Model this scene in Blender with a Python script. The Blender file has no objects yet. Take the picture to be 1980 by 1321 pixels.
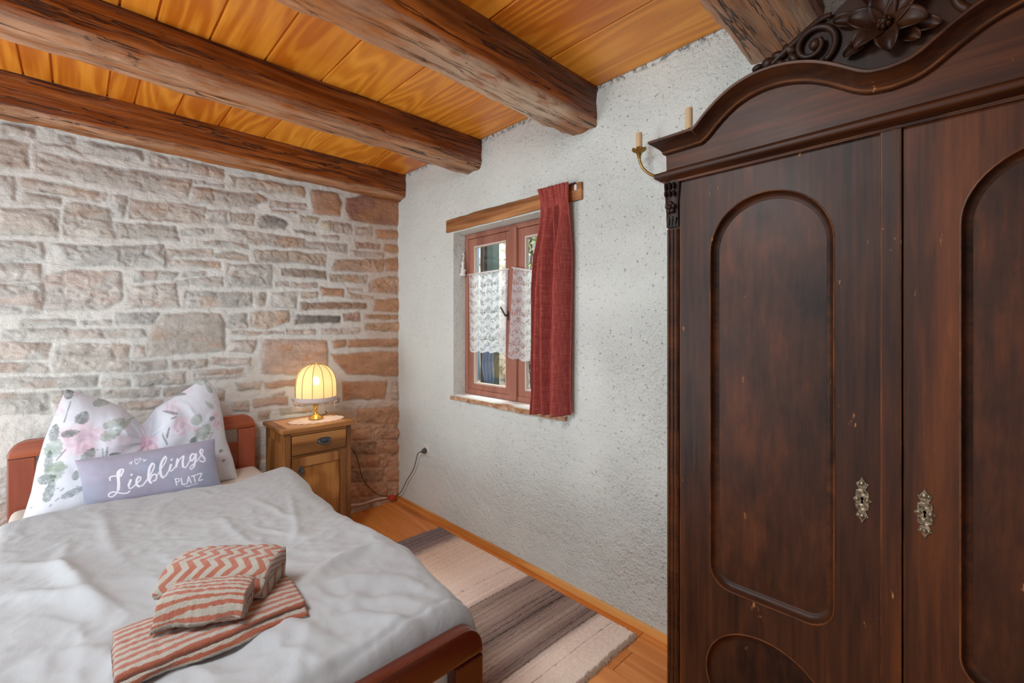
import bpy, bmesh, math, random
import numpy as np
from mathutils import Vector, Matrix, Euler
from mathutils.geometry import tessellate_polygon
random.seed(7)
SC = bpy.context.scene
COL = SC.collection
PI = math.pi

# ------------------------------------------------------------------ helpers
def lin(c):
    return c/12.92 if c <= .04045 else ((c+.055)/1.055)**2.4
def srgb(r, g, b, a=1.0):
    return (lin(r/255), lin(g/255), lin(b/255), a)

def hash3(ix, iy, iz, seed):
    h = (ix.astype(np.int64)*374761393 + iy.astype(np.int64)*668265263 + iz.astype(np.int64)*2147483647 + seed*144269) & 0xffffffff
    h = ((h ^ (h >> 13))*1274126177) & 0xffffffff
    h = ((h ^ (h >> 16))*2246822519) & 0xffffffff
    return ((h ^ (h >> 15)) & 0xffff)/65535.0

def vnoise(x, y, z=None, seed=0):
    """smooth value noise in -1..1 on numpy arrays"""
    x = np.asarray(x, float); y = np.asarray(y, float)
    z = np.zeros_like(x) if z is None else np.asarray(z, float)
    ix, iy, iz = np.floor(x).astype(np.int64), np.floor(y).astype(np.int64), np.floor(z).astype(np.int64)
    fx, fy, fz = x-ix, y-iy, z-iz
    fx = fx*fx*fx*(fx*(fx*6-15)+10); fy = fy*fy*fy*(fy*(fy*6-15)+10); fz = fz*fz*fz*(fz*(fz*6-15)+10)
    r = 0
    for dx in (0, 1):
        for dy in (0, 1):
            for dz in (0, 1):
                w = (fx if dx else 1-fx)*(fy if dy else 1-fy)*(fz if dz else 1-fz)
                r = r + w*hash3(ix+dx, iy+dy, iz+dz, seed)
    return r*2-1

def fbm(x, y, z=None, seed=0, o=4, gain=.5):
    r = 0; a = 1; f = 1; t = 0
    for k in range(o):
        r = r + a*vnoise(np.asarray(x)*f, np.asarray(y)*f, None if z is None else np.asarray(z)*f, seed+k*17)
        t += a; a *= gain; f *= 2.03
    return r/t

def sstep(a, b, x):
    t = np.clip((x-a)/(b-a), 0, 1)
    return t*t*(3-2*t)

def worigin(o):
    v = Vector((0, 0, 0))
    while o is not None:
        v += o.location; o = o.parent
    return v

def tag(o, label=None, cat=None, group=None, kind=None):
    if label: o['label'] = label
    if cat: o['category'] = cat
    if group: o['group'] = group
    if kind: o['kind'] = kind
    return o

def empty(name, loc, label, cat, group=None, kind=None):
    o = bpy.data.objects.new(name, None); COL.objects.link(o)
    o.empty_display_size = .05
    o.location = loc
    return tag(o, label, cat, group, kind)

def obj(name, verts, faces, mat, parent=None, smooth=False, color=None, origin=None, sub=0, sharp=None, uv=None):
    """one mesh object; verts are given in world metres"""
    V = np.asarray(verts, float).reshape(-1, 3)
    base = Vector((0, 0, 0))
    if parent is not None:
        base = worigin(parent)
    if origin is None:
        origin = base if parent is not None else Vector((float((V[:, 0].min()+V[:, 0].max())/2), float((V[:, 1].min()+V[:, 1].max())/2), float(V[:, 2].min())))
    origin = Vector(origin)
    me = bpy.data.meshes.new(name)
    me.from_pydata((V-np.array(origin)).tolist(), [], [list(f) for f in faces])
    if mat is not None: me.materials.append(mat)
    if smooth:
        me.polygons.foreach_set('use_smooth', [True]*len(me.polygons))
    if color is not None:
        ca = me.color_attributes.new('Col', 'FLOAT_COLOR', 'POINT')
        c = np.ones((len(V), 4)); c[:, :color.shape[1]] = color
        ca.data.foreach_set('color', c.ravel())
    if uv is not None:
        at = me.attributes.new('UVW', 'FLOAT_VECTOR', 'POINT')
        at.data.foreach_set('vector', np.asarray(uv, float).ravel())
    me.update()
    o = bpy.data.objects.new(name, me); COL.objects.link(o)
    if parent is not None:
        o.parent = parent
    o.location = origin-base
    if smooth and sharp:
        try: me.set_sharp_from_angle(angle=math.radians(sharp))
        except Exception: pass
    if sub:
        m = o.modifiers.new('Subdivision', 'SUBSURF'); m.levels = sub; m.render_levels = sub
    return o

def bobj(name, bm, mat, parent=None, smooth=False, sharp=None, origin=None):
    """bmesh to object (bmesh in world metres)"""
    bm.normal_update()
    bmesh.ops.recalc_face_normals(bm, faces=bm.faces)
    bm.verts.index_update()
    v = [tuple(x.co) for x in bm.verts]; f = [[x.index for x in p.verts] for p in bm.faces]
    bm.free()
    return obj(name, v, f, mat, parent, smooth, sharp=sharp, origin=origin)

def box(bm, x0, x1, y0, y1, z0, z1, bev=0.0, seg=2):
    r = bmesh.ops.create_cube(bm, size=1)
    vs = r['verts']
    for v in vs:
        v.co = Vector((x0+(v.co.x+.5)*(x1-x0), y0+(v.co.y+.5)*(y1-y0), z0+(v.co.z+.5)*(z1-z0)))
    if bev > 0:
        es = list({e for v in vs for e in v.link_edges})
        bmesh.ops.bevel(bm, geom=es, offset=bev, segments=seg, affect='EDGES', profile=.6)
    return bm

def newbox(*a, **k):
    bm = bmesh.new(); return box(bm, *a, **k)

def lathe(bm, prof, cx, cy, n=32, z0=0, closed=False):
    rings = []
    for r, z in prof:
        if r < 1e-6:
            rings.append([bm.verts.new((cx, cy, z0+z))])
        else:
            rings.append([bm.verts.new((cx+r*math.cos(2*PI*k/n), cy+r*math.sin(2*PI*k/n), z0+z)) for k in range(n)])
    for a, b in zip(rings[:-1], rings[1:]):
        for k in range(n):
            q = [a[k % len(a)], a[(k+1) % len(a)], b[(k+1) % len(b)], b[k % len(b)]]
            u = []
            for v in q:
                if v not in u: u.append(v)
            if len(u) > 2: bm.faces.new(u)
    return bm

def catmull(pts, n=8, closed=False):
    P = [Vector(p) for p in pts]; out = []
    m = len(P); R = range(m if closed else m-1)
    for i in R:
        g = (lambda k: P[k % m]) if closed else (lambda k: P[min(max(k, 0), m-1)])
        p0, p1, p2, p3 = g(i-1), g(i), g(i+1), g(i+2)
        for k in range(n):
            t = k/n
            out.append(.5*((2*p1)+(p2-p0)*t+(2*p0-5*p1+4*p2-p3)*t*t+(3*p1-p0-3*p2+p3)*t**3))
    if not closed: out.append(P[-1].copy())
    return out

def tube(bm, pts, r, n=8, cap=True, closed=False):
    """r: number or list"""
    pts = [Vector(p) for p in pts]; m = len(pts)
    rr = r if hasattr(r, '__len__') else [r]*m
    prev = None; rings = []
    for i, p in enumerate(pts):
        if closed: t = pts[(i+1) % m]-pts[i-1]
        else: t = pts[min(i+1, m-1)]-pts[max(i-1, 0)]
        if t.length < 1e-9: t = Vector((0, 0, 1))
        t.normalize()
        if prev is None:
            a = Vector((0, 0, 1)) if abs(t.z) < .9 else Vector((1, 0, 0))
            nrm = t.cross(a).normalized()
        else:
            nrm = (prev-t*prev.dot(t))
            nrm = nrm.normalized() if nrm.length > 1e-6 else t.orthogonal().normalized()
        prev = nrm; b = t.cross(nrm)
        rings.append([bm.verts.new(p+(nrm*math.cos(2*PI*k/n)+b*math.sin(2*PI*k/n))*rr[i]) for k in range(n)])
    R = range(m) if closed else range(m-1)
    for i in R:
        A, B = rings[i], rings[(i+1) % m]
        for k in range(n):
            bm.faces.new((A[k], A[(k+1) % n], B[(k+1) % n], B[k]))
    if cap and not closed:
        bm.faces.new(rings[0][::-1]); bm.faces.new(rings[-1])
    return bm

def ellipsoid(bm, c, r, rot=None, seg=16, ring=10, twist=None):
    res = bmesh.ops.create_uvsphere(bm, u_segments=seg, v_segments=ring, radius=1)
    M = Matrix.Translation(c) @ (rot.to_matrix().to_4x4() if rot is not None else Matrix()) @ Matrix.Diagonal((r[0], r[1], r[2], 1))
    for v in res['verts']: v.co = M @ v.co
    return bm

def plate(bm, outer, holes, to3, d0, d1):
    """flat plate with holes: loops of 2-D points, to3(a, b, d) -> 3-D; side walls between depths d0 (front) and d1 (back)"""
    loops = [outer]+list(holes)
    flat = [p for l in loops for p in l]
    tris = tessellate_polygon([[Vector((p[0], p[1], 0)) for p in l] for l in loops])
    F = [bm.verts.new(to3(p[0], p[1], d0)) for p in flat]
    B = [bm.verts.new(to3(p[0], p[1], d1)) for p in flat]
    for t in tris:
        if len(set(t)) == 3:
            try:
                bm.faces.new([F[i] for i in t]); bm.faces.new([B[i] for i in t[::-1]])
            except ValueError: pass
    k = 0
    for l in loops:
        n = len(l)
        for i in range(n):
            a, b = k+i, k+(i+1) % n
            bm.faces.new((F[a], F[b], B[b], B[a]))
        k += n
    return bm

def grid_faces(nu, nv, off=0, wrapu=False):
    f = []
    for i in range(nu if wrapu else nu-1):
        for j in range(nv-1):
            a = off+i*nv+j; b = off+((i+1) % nu)*nv+j
            f.append((a, b, b+1, a+1))
    return f

def sweep2(bm, path, prof, to3, closed=True):
    """sweep profile [(n, d)] along a 2-D path; n is offset along the path's left normal, d is depth"""
    m = len(path); rings = []
    for i in range(m):
        p = Vector(path[i])
        a = Vector(path[i-1]) if (closed or i > 0) else None
        b = Vector(path[(i+1) % m]) if (closed or i < m-1) else None
        t1 = (p-a).normalized() if a is not None else None
        t2 = (b-p).normalized() if b is not None else None
        if t1 is None: t1 = t2
        if t2 is None: t2 = t1
        n1 = Vector((-t1.y, t1.x)); n2 = Vector((-t2.y, t2.x))
        nn = (n1+n2); nn = nn.normalized() if nn.length > 1e-6 else n1
        s = 1/max(.35, nn.dot(n1))
        rings.append([bm.verts.new(to3(p.x+nn.x*q[0]*s, p.y+nn.y*q[0]*s, q[1])) for q in prof])
    for i in range(m if closed else m-1):
        A, B = rings[i], rings[(i+1) % m]
        for k in range(len(prof)-1):
            bm.faces.new((A[k], A[k+1], B[k+1], B[k]))
    if not closed:
        for R in (rings[0], rings[-1]):
            try: bm.faces.new(R)
            except ValueError: pass
    return rings

def copy_tree(o, parent=None):
    c = o.copy(); COL.objects.link(c)
    if parent is not None: c.parent = parent
    for ch in list(o.children): copy_tree(ch, c)
    return c

# ------------------------------------------------------------------ materials
class M:
    def __init__(s, name, rough=.6, spec=.3, base=None, metal=0):
        s.m = bpy.data.materials.new(name); s.m.use_nodes = True
        s.nt = s.m.node_tree; s.nt.nodes.clear()
        s.out = s.nt.nodes.new('ShaderNodeOutputMaterial')
        s.b = s.nt.nodes.new('ShaderNodeBsdfPrincipled')
        s.nt.links.new(s.b.outputs[0], s.out.inputs[0])
        s.b.inputs['Roughness'].default_value = rough
        s.b.inputs['Specular IOR Level'].default_value = spec
        s.b.inputs['Metallic'].default_value = metal
        if base: s.b.inputs['Base Color'].default_value = base
    def n(s, t, ins=None, out=0, **at):
        nd = s.nt.nodes.new('ShaderNode'+t)
        for k, v in at.items(): setattr(nd, k, v)
        for k, v in (ins or {}).items(): s.set(nd.inputs[k], v)
        return nd.outputs[out]
    def set(s, sock, v):
        if isinstance(v, bpy.types.NodeSocket): s.nt.links.new(v, sock)
        else: sock.default_value = v
    def inp(s, k, v): s.set(s.b.inputs[k], v)
    def obj(s): return s.n('TexCoord', out=3)
    def col(s, name='Col'): return s.n('Attribute', attribute_name=name)
    def uvw(s): return s.n('Attribute', attribute_name='UVW', out=1)
    def map(s, v, scale=(1, 1, 1), loc=(0, 0, 0), rot=(0, 0, 0)):
        return s.n('Mapping', {0: v, 1: loc, 2: rot, 3: scale})
    def noise(s, v, scale, detail=4, rough=.55, dist=0, out=0):
        return s.n('TexNoise', {'Vector': v, 'Scale': scale, 'Detail': detail, 'Roughness': rough, 'Distortion': dist}, out=out)
    def math(s, op, a, b=0.0, c=0.0, clamp=False): return s.n('Math', {0: a, 1: b, 2: c}, operation=op, use_clamp=clamp)
    def mix(s, f, a, b, mode='MIX'):
        nd = s.nt.nodes.new('ShaderNodeMix'); nd.data_type = 'RGBA'; nd.blend_type = mode
        s.set(nd.inputs[0], f); s.set(nd.inputs[6], a); s.set(nd.inputs[7], b)
        return nd.outputs[2]
    def ramp(s, f, stops, interp='LINEAR'):
        nd = s.nt.nodes.new('ShaderNodeValToRGB'); e = nd.color_ramp.elements; nd.color_ramp.interpolation = interp
        while len(e) < len(stops): e.new(.5)
        for k, (p, c) in enumerate(stops):
            e[k].position = p
            e[k].color = c if hasattr(c, '__len__') else (c, c, c, 1)
        s.set(nd.inputs[0], f)
        return nd.outputs[0]
    def rng(s, f, a, b, c=0, d=1): return s.n('MapRange', {0: f, 1: a, 2: b, 3: c, 4: d})
    def bump(s, h, strength=.3, dist=.01, normal=None):
        ins = {'Strength': strength, 'Distance': dist, 'Height': h}
        if normal is not None: ins['Normal'] = normal
        o = s.n('Bump', ins); s.inp('Normal', o); return o
    def rand_off(s, v, k=7.0):
        r = s.n('NewGeometry', out=8)
        w = s.n('CombineXYZ', {0: s.math('MULTIPLY', r, k), 1: s.math('MULTIPLY', r, k*2.7), 2: s.math('MULTIPLY', r, k*5.1)})
        return s.n('VectorMath', {0: v, 1: w}, operation='ADD'), r

def wood(name, dark, mid, light, axis='X', freq=30, along=.5, across=4., rough=.45, spec=.35, bump=.25, island=False, tone=.5, fibre=.5, knots=True, contrast=1.0):
    m = M(name, rough, spec)
    v = m.obj(); r = None
    if island: v, r = m.rand_off(v)
    sc = {'X': (along, across, across), 'Y': (across, along, across), 'Z': (across, across, along)}[axis]
    sf = {'X': (2.5, 60, 60), 'Y': (60, 2.5, 60), 'Z': (60, 60, 2.5)}[axis]
    lo = m.noise(m.map(v, sc), 1.0, 2, .45, .25)
    ring = m.math('SINE', m.math('MULTIPLY', lo, freq*PI))
    ring = m.rng(ring, -1, 1)
    ring = m.math('POWER', ring, 1.6)
    fi = m.noise(m.map(v, sf), 1.0, 5, .6)
    big = m.noise(m.map(v, tuple(x*.6 for x in sc)), 1.3, 3, .5)
    f = m.math('ADD', m.math('MULTIPLY', ring, .55*contrast), m.math('MULTIPLY', fi, fibre))
    f = m.math('ADD', f, m.math('MULTIPLY', m.math('SUBTRACT', big, .5), tone*2))
    if r is not None:
        f = m.math('ADD', f, m.math('MULTIPLY', m.math('SUBTRACT', r, .5), .3))
    c = m.ramp(f, [(.12, dark), (.5, mid), (.95, light)])
    if knots:
        kn = m.n('TexVoronoi', {'Vector': m.map(v, tuple(x*.7 for x in sc)), 'Scale': 1.6})
        kk = m.rng(kn, .05, .16, 1, 0)
        c = m.mix(m.math('MULTIPLY', kk, .7), c, tuple(x*.35 for x in dark[:3])+(1,))
    m.inp('Base Color', c)
    m.inp('Roughness', m.rng(fi, .2, .8, rough-.08, rough+.12))
    m.bump(m.math('ADD', fi, m.math('MULTIPLY', ring, .35)), bump, .004)
    m.c, m.f, m.fi, m.v = c, f, fi, v
    return m
STONES=[('g',[(-2.154,2.385),(-2.032,2.401),(-2.029,2.347),(-2.154,2.332)]),('t',[(-1.949,2.392),(-1.889,2.395),(-1.894,2.351),(-1.949,2.361)]),('p',[(-1.86,2.395),(-1.621,2.399),(-1.612,2.336),(-1.856,2.324)]),('p',[(-2.029,2.326),(-1.91,2.335),(-1.869,2.312),(-2.032,2.293)]),('o',[(-2.175,2.31),(-2.056,2.312),(-2.056,2.183),(-2.175,2.156)]),('t',[(-2.032,2.28),(-1.8,2.283),(-1.386,2.281),(-1.402,2.172),(-1.711,2.175),(-2.032,2.178)]),('to',[(-2.09,2.145),(-1.763,2.133),(-1.766,2.077),(-2.092,2.083)]),('g',[(-2.175,2.129),(-2.109,2.133),(-2.107,2.01),(-2.175,2.002)]),('to',[(-2.074,2.069),(-1.939,2.063),(-1.943,2.018),(-2.074,2.011)]),('co',[(-2.175,1.976),(-1.951,2.0),(-1.951,1.864),(-2.175,1.839)]),('c',[(-1.926,2.043),(-1.809,2.054),(-1.756,2.04),(-1.738,1.888),(-1.934,1.871)]),('w',[(-1.752,2.122),(-1.681,2.127),(-1.697,1.999),(-1.756,2.005)]),('o',[(-1.664,2.115),(-1.308,2.131),(-1.308,2.033),(-1.669,2.007)]),('b',[(-1.722,1.974),(-1.461,1.993),(-1.44,1.905),(-1.729,1.892)]),('g',[(-1.434,1.978),(-1.308,2.003),(-1.308,1.963),(-1.434,1.945)]),('gg',[(-2.178,1.812),(-2.0,1.83),(-2.0,1.736),(-2.178,1.713)]),('g',[(-1.974,1.825),(-1.76,1.838),(-1.513,1.875),(-1.513,1.749),(-1.882,1.723),(-1.936,1.739)]),('t',[(-1.579,2.401),(-1.212,2.392),(-1.212,2.334),(-1.574,2.319)]),('td',[(-1.373,2.244),(-1.006,2.268),(-0.968,2.231),(-1.079,2.176),(-1.368,2.145)]),('p',[(-2.178,1.708),(-2.014,1.72),(-2.014,1.634),(-2.178,1.622)]),('w',[(-2.178,1.606),(-2.012,1.623),(-2.012,1.468),(-2.178,1.465)]),('p',[(-2.01,1.639),(-1.983,1.67),(-1.91,1.7),(-1.707,1.702),(-1.696,1.558),(-1.764,1.497),(-2.01,1.486)]),('g',[(-1.648,1.713),(-1.442,1.724),(-1.478,1.677),(-1.648,1.658)]),('p',[(-1.424,1.726),(-1.31,1.735),(-1.31,1.708),(-1.424,1.7)]),('g',[(-1.466,1.671),(-1.31,1.697),(-1.31,1.659),(-1.46,1.642)]),('pt',[(-1.659,1.629),(-1.466,1.655),(-1.436,1.517),(-1.686,1.504)]),('g',[(-1.411,1.616),(-1.061,1.622),(-1.055,1.528),(-1.419,1.517)]),('g',[(-2.083,1.436),(-1.886,1.441),(-1.891,1.411),(-2.083,1.405)]),('g',[(-1.863,1.437),(-1.743,1.439),(-1.743,1.412),(-1.853,1.412)]),('g',[(-1.728,1.479),(-1.525,1.484),(-1.571,1.414),(-1.717,1.419)]),('g',[(-2.141,1.386),(-1.919,1.397),(-1.919,1.338),(-2.141,1.335)]),('g',[(-1.91,1.392),(-1.786,1.396),(-1.786,1.341),(-1.91,1.34)]),('g',[(-1.779,1.391),(-1.599,1.391),(-1.599,1.341),(-1.779,1.344)]),('w',[(-2.178,1.327),(-1.979,1.323),(-1.99,1.239),(-2.178,1.242)]),('p',[(-2.178,1.23),(-1.986,1.22),(-1.983,1.172),(-2.178,1.182)]),('pt',[(-1.947,1.302),(-1.91,1.319),(-1.67,1.307),(-1.675,1.147),(-1.97,1.168)]),('p',[(-1.651,1.306),(-1.604,1.299),(-1.601,1.227),(-1.653,1.223)]),('T',[(-1.593,1.318),(-1.56,1.406),(-1.517,1.475),(-1.336,1.488),(-1.234,1.481),(-1.212,1.423),(-1.212,1.244),(-1.588,1.229)]),('p',[(-1.659,1.206),(-1.501,1.207),(-1.501,1.15),(-1.672,1.148)]),('po',[(-1.49,1.204),(-1.31,1.201),(-1.31,1.147),(-1.49,1.156)]),('g',[(-2.178,1.155),(-1.799,1.136),(-1.804,1.075),(-2.178,1.104)]),('c',[(-1.784,1.101),(-1.743,1.121),(-1.67,1.105),(-1.664,1.063),(-1.779,1.073)]),('pg',[(-1.648,1.13),(-1.411,1.135),(-1.418,1.062),(-1.653,1.063)]),('p',[(-1.373,1.117),(-1.099,1.127),(-1.093,1.077),(-1.368,1.079)]),('g',[(-1.988,1.066),(-1.789,1.066),(-1.789,1.013),(-1.974,1.008)]),('pd',[(-1.779,1.051),(-1.531,1.049),(-1.536,0.994),(-1.779,1.007)]),('t',[(-1.522,1.041),(-1.38,1.05),(-1.442,0.992),(-1.522,0.993)]),('r',[(-1.717,0.978),(-1.525,0.981),(-1.531,0.92),(-1.691,0.94)]),('g',[(-2.178,1.077),(-1.992,1.06),(-1.974,0.95),(-2.178,0.978)]),('t',[(-1.192,2.357),(-0.976,2.37),(-0.727,2.374),(-0.736,2.3),(-0.976,2.291),(-1.185,2.298)]),('p',[(-1.363,2.287),(-1.216,2.291),(-1.216,2.273),(-1.363,2.272)]),('p',[(-0.953,2.241),(-0.727,2.256),(-0.727,2.221),(-0.953,2.199)]),('O',[(-0.693,2.371),(-0.496,2.384),(-0.467,2.316),(-0.477,2.214),(-0.676,2.199)]),('R',[(-0.439,2.354),(-0.291,2.414),(0.033,2.415),(0.033,2.221),(-0.198,2.192),(-0.41,2.205),(-0.444,2.274)]),('pg',[(-1.318,2.118),(-1.19,2.131),(-1.195,2.046),(-1.318,2.033)]),('po',[(-1.177,2.125),(-1.044,2.136),(-1.044,2.068),(-1.177,2.056)]),('D',[(-1.024,2.113),(-0.976,2.15),(-0.875,2.133),(-0.839,2.109),(-0.867,2.062),(-1.013,2.057)]),('D',[(-0.812,2.074),(-0.667,2.074),(-0.65,2.045),(-0.794,2.055)]),('o',[(-0.945,2.18),(-0.794,2.188),(-0.794,2.174),(-0.945,2.162)]),('c',[(-0.761,2.172),(-0.632,2.176),(-0.654,2.131),(-0.748,2.132)]),('c',[(-0.623,2.152),(-0.548,2.171),(-0.547,2.093),(-0.636,2.107)]),('p',[(-0.536,2.164),(-0.388,2.174),(-0.388,2.097),(-0.536,2.093)]),('p',[(-0.359,2.159),(-0.221,2.175),(-0.226,2.1),(-0.359,2.099)]),('O',[(-0.187,2.161),(0.033,2.183),(0.033,2.114),(-0.187,2.086)]),('tg',[(-1.199,2.017),(-1.021,2.023),(-0.727,2.017),(-0.727,1.949),(-1.021,1.941),(-1.164,1.954)]),('gt',[(-1.363,1.995),(-1.263,2.01),(-1.269,1.973),(-1.363,1.954)]),('g',[(-1.324,1.924),(-1.079,1.94),(-1.079,1.902),(-1.318,1.899)]),('pg',[(-0.719,2.003),(-0.42,2.014),(-0.429,1.951),(-0.719,1.954)]),('p',[(-0.636,2.059),(-0.496,2.06),(-0.496,2.036),(-0.614,2.036)]),('Rp',[(-0.361,2.04),(-0.158,2.052),(-0.158,2.009),(-0.351,1.996)]),('O',[(-0.123,2.051),(0.033,2.071),(0.033,2.001),(-0.123,1.993)]),('o',[(-1.503,1.849),(-1.278,1.875),(-1.278,1.831),(-1.496,1.813)]),('to',[(-1.265,1.856),(-1.157,1.882),(-1.086,1.858),(-1.086,1.829),(-1.259,1.827)]),('o',[(-1.496,1.792),(-1.242,1.799),(-1.245,1.76),(-1.493,1.762)]),('go',[(-1.05,1.903),(-0.914,1.919),(-0.583,1.921),(-0.583,1.834),(-0.898,1.838),(-1.039,1.825)]),('p',[(-0.4,1.976),(-0.123,1.982),(-0.134,1.941),(-0.4,1.934)]),('Op',[(-0.514,1.892),(-0.129,1.936),(-0.129,1.836),(-0.542,1.811)]),('O',[(-0.118,1.934),(0.033,1.976),(0.033,1.848),(-0.107,1.841)]),('w',[(-1.199,1.791),(-0.945,1.816),(-0.937,1.659),(-1.219,1.651)]),('Do',[(-0.881,1.795),(-0.587,1.803),(-0.58,1.744),(-0.875,1.746)]),('p',[(-1.363,1.692),(-1.226,1.71),(-1.226,1.65),(-1.363,1.648)]),('go',[(-0.551,1.788),(-0.255,1.802),(-0.262,1.738),(-0.551,1.735)]),('p',[(-0.914,1.7),(-0.833,1.705),(-0.833,1.674),(-0.914,1.669)]),('p',[(-0.817,1.702),(-0.642,1.709),(-0.642,1.672),(-0.817,1.667)]),('Op',[(-0.24,1.747),(-0.155,1.794),(0.033,1.807),(0.033,1.664),(-0.24,1.67)]),('O',[(-0.623,1.683),(-0.448,1.685),(-0.448,1.623),(-0.61,1.616)]),('p',[(-0.42,1.696),(-0.293,1.698),(-0.293,1.678),(-0.42,1.671)]),('po',[(-0.418,1.658),(-0.221,1.639),(-0.221,1.614),(-0.418,1.615)]),('td',[(-1.032,1.611),(-1.006,1.631),(-0.976,1.627),(-0.976,1.548),(-1.006,1.538),(-1.028,1.558)]),('w',[(-0.933,1.629),(-0.773,1.648),(-0.786,1.53),(-0.941,1.534)]),('c',[(-0.759,1.64),(-0.642,1.647),(-0.642,1.605),(-0.751,1.601)]),('Od',[(-0.759,1.571),(-0.262,1.584),(-0.262,1.535),(-0.759,1.517)]),('O',[(-0.203,1.611),(0.033,1.631),(0.033,1.522),(-0.214,1.517)]),('D',[(-0.79,1.483),(-0.477,1.479),(-0.477,1.428),(-0.798,1.417)]),('Rp',[(-0.456,1.489),(-0.323,1.511),(-0.323,1.438),(-0.447,1.446)]),('O',[(-0.286,1.492),(0.033,1.503),(0.033,1.461),(-0.279,1.458)]),('TO',[(-0.286,1.425),(0.033,1.444),(0.033,1.362),(-0.291,1.371)]),('g',[(-1.197,1.475),(-1.088,1.494),(-1.081,1.39),(-1.201,1.392)]),('to',[(-1.068,1.494),(-0.835,1.516),(-0.836,1.432),(-0.976,1.383),(-1.063,1.4)]),('p',[(-1.187,1.371),(-0.868,1.369),(-0.868,1.348),(-1.189,1.352)]),('p',[(-0.855,1.384),(-0.661,1.378),(-0.661,1.345),(-0.855,1.348)]),('p',[(-0.604,1.389),(-0.316,1.388),(-0.328,1.347),(-0.604,1.35)]),('p',[(-1.187,1.306),(-1.032,1.321),(-1.05,1.229),(-1.189,1.244)]),('P',[(-1.002,1.316),(-0.576,1.308),(-0.569,1.121),(-0.617,1.051),(-1.008,1.09)]),('O',[(-0.54,1.302),(-0.433,1.305),(-0.444,1.249),(-0.529,1.246)]),('O',[(-0.417,1.305),(0.031,1.308),(0.031,1.234),(-0.428,1.243)]),('O',[(-0.547,1.204),(0.031,1.205),(0.031,0.991),(-0.436,1.049),(-0.52,1.151)]),('p',[(-1.293,1.207),(-1.067,1.197),(-1.067,1.147),(-1.293,1.161)]),('p',[(-1.363,1.139),(-1.101,1.131),(-1.101,1.087),(-1.363,1.084)]),('t',[(-1.148,1.04),(-0.997,1.036),(-1.015,0.983),(-1.14,0.991)]),('O',[(-0.984,1.026),(-0.782,1.044),(-0.792,0.992),(-0.975,0.979)]),('O',[(-1.055,0.925),(-0.84,0.932),(-0.84,0.865),(-1.046,0.87)]),('t',[(-0.939,0.939),(-0.859,0.961),(-0.859,0.928),(-0.93,0.915)]),('t',[(-0.817,0.899),(-0.478,0.883),(-0.489,0.845),(-0.797,0.849)]),('O',[(-0.462,0.992),(-0.092,0.972),(-0.118,0.826),(-0.462,0.853)]),('p',[(-1.173,0.929),(-1.076,0.918),(-1.076,0.854),(-1.173,0.867)]),('c',[(-1.254,1.021),(-1.209,0.998),(-1.217,0.938),(-1.254,0.951)]),('t',[(-1.02,0.843),(-0.943,0.843),(-0.952,0.779),(-1.02,0.779)]),('c',[(-0.893,0.847),(-0.661,0.829),(-0.681,0.793),(-0.893,0.801)]),('O',[(-0.347,0.779),(0.031,0.744),(0.031,0.603),(-0.347,0.671)]),('O',[(-0.553,0.659),(-0.229,0.618),(-0.241,0.527),(-0.553,0.574)]),('OP',[(-0.204,0.616),(0.044,0.585),(0.044,0.486),(-0.216,0.523)]),('Od',[(-0.574,0.554),(-0.191,0.496),(-0.204,0.405),(-0.574,0.47)]),('O',[(-0.166,0.493),(0.044,0.464),(0.044,0.364),(-0.179,0.4)]),('O',[(-0.596,0.462),(-0.154,0.383),(-0.166,0.292),(-0.596,0.378)]),('OP',[(-0.128,0.381),(0.044,0.354),(0.044,0.255),(-0.141,0.287)]),('Od',[(-0.617,0.359),(-0.115,0.258),(-0.128,0.167),(-0.617,0.276)]),('O',[(-0.089,0.255),(0.044,0.233),(0.044,0.133),(-0.102,0.16)]),('O',[(-0.638,0.263),(-0.076,0.136),(-0.089,0.045),(-0.638,0.18)]),('OP',[(-0.05,0.132),(0.044,0.117),(0.044,0.017),(-0.063,0.038)])]
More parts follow.
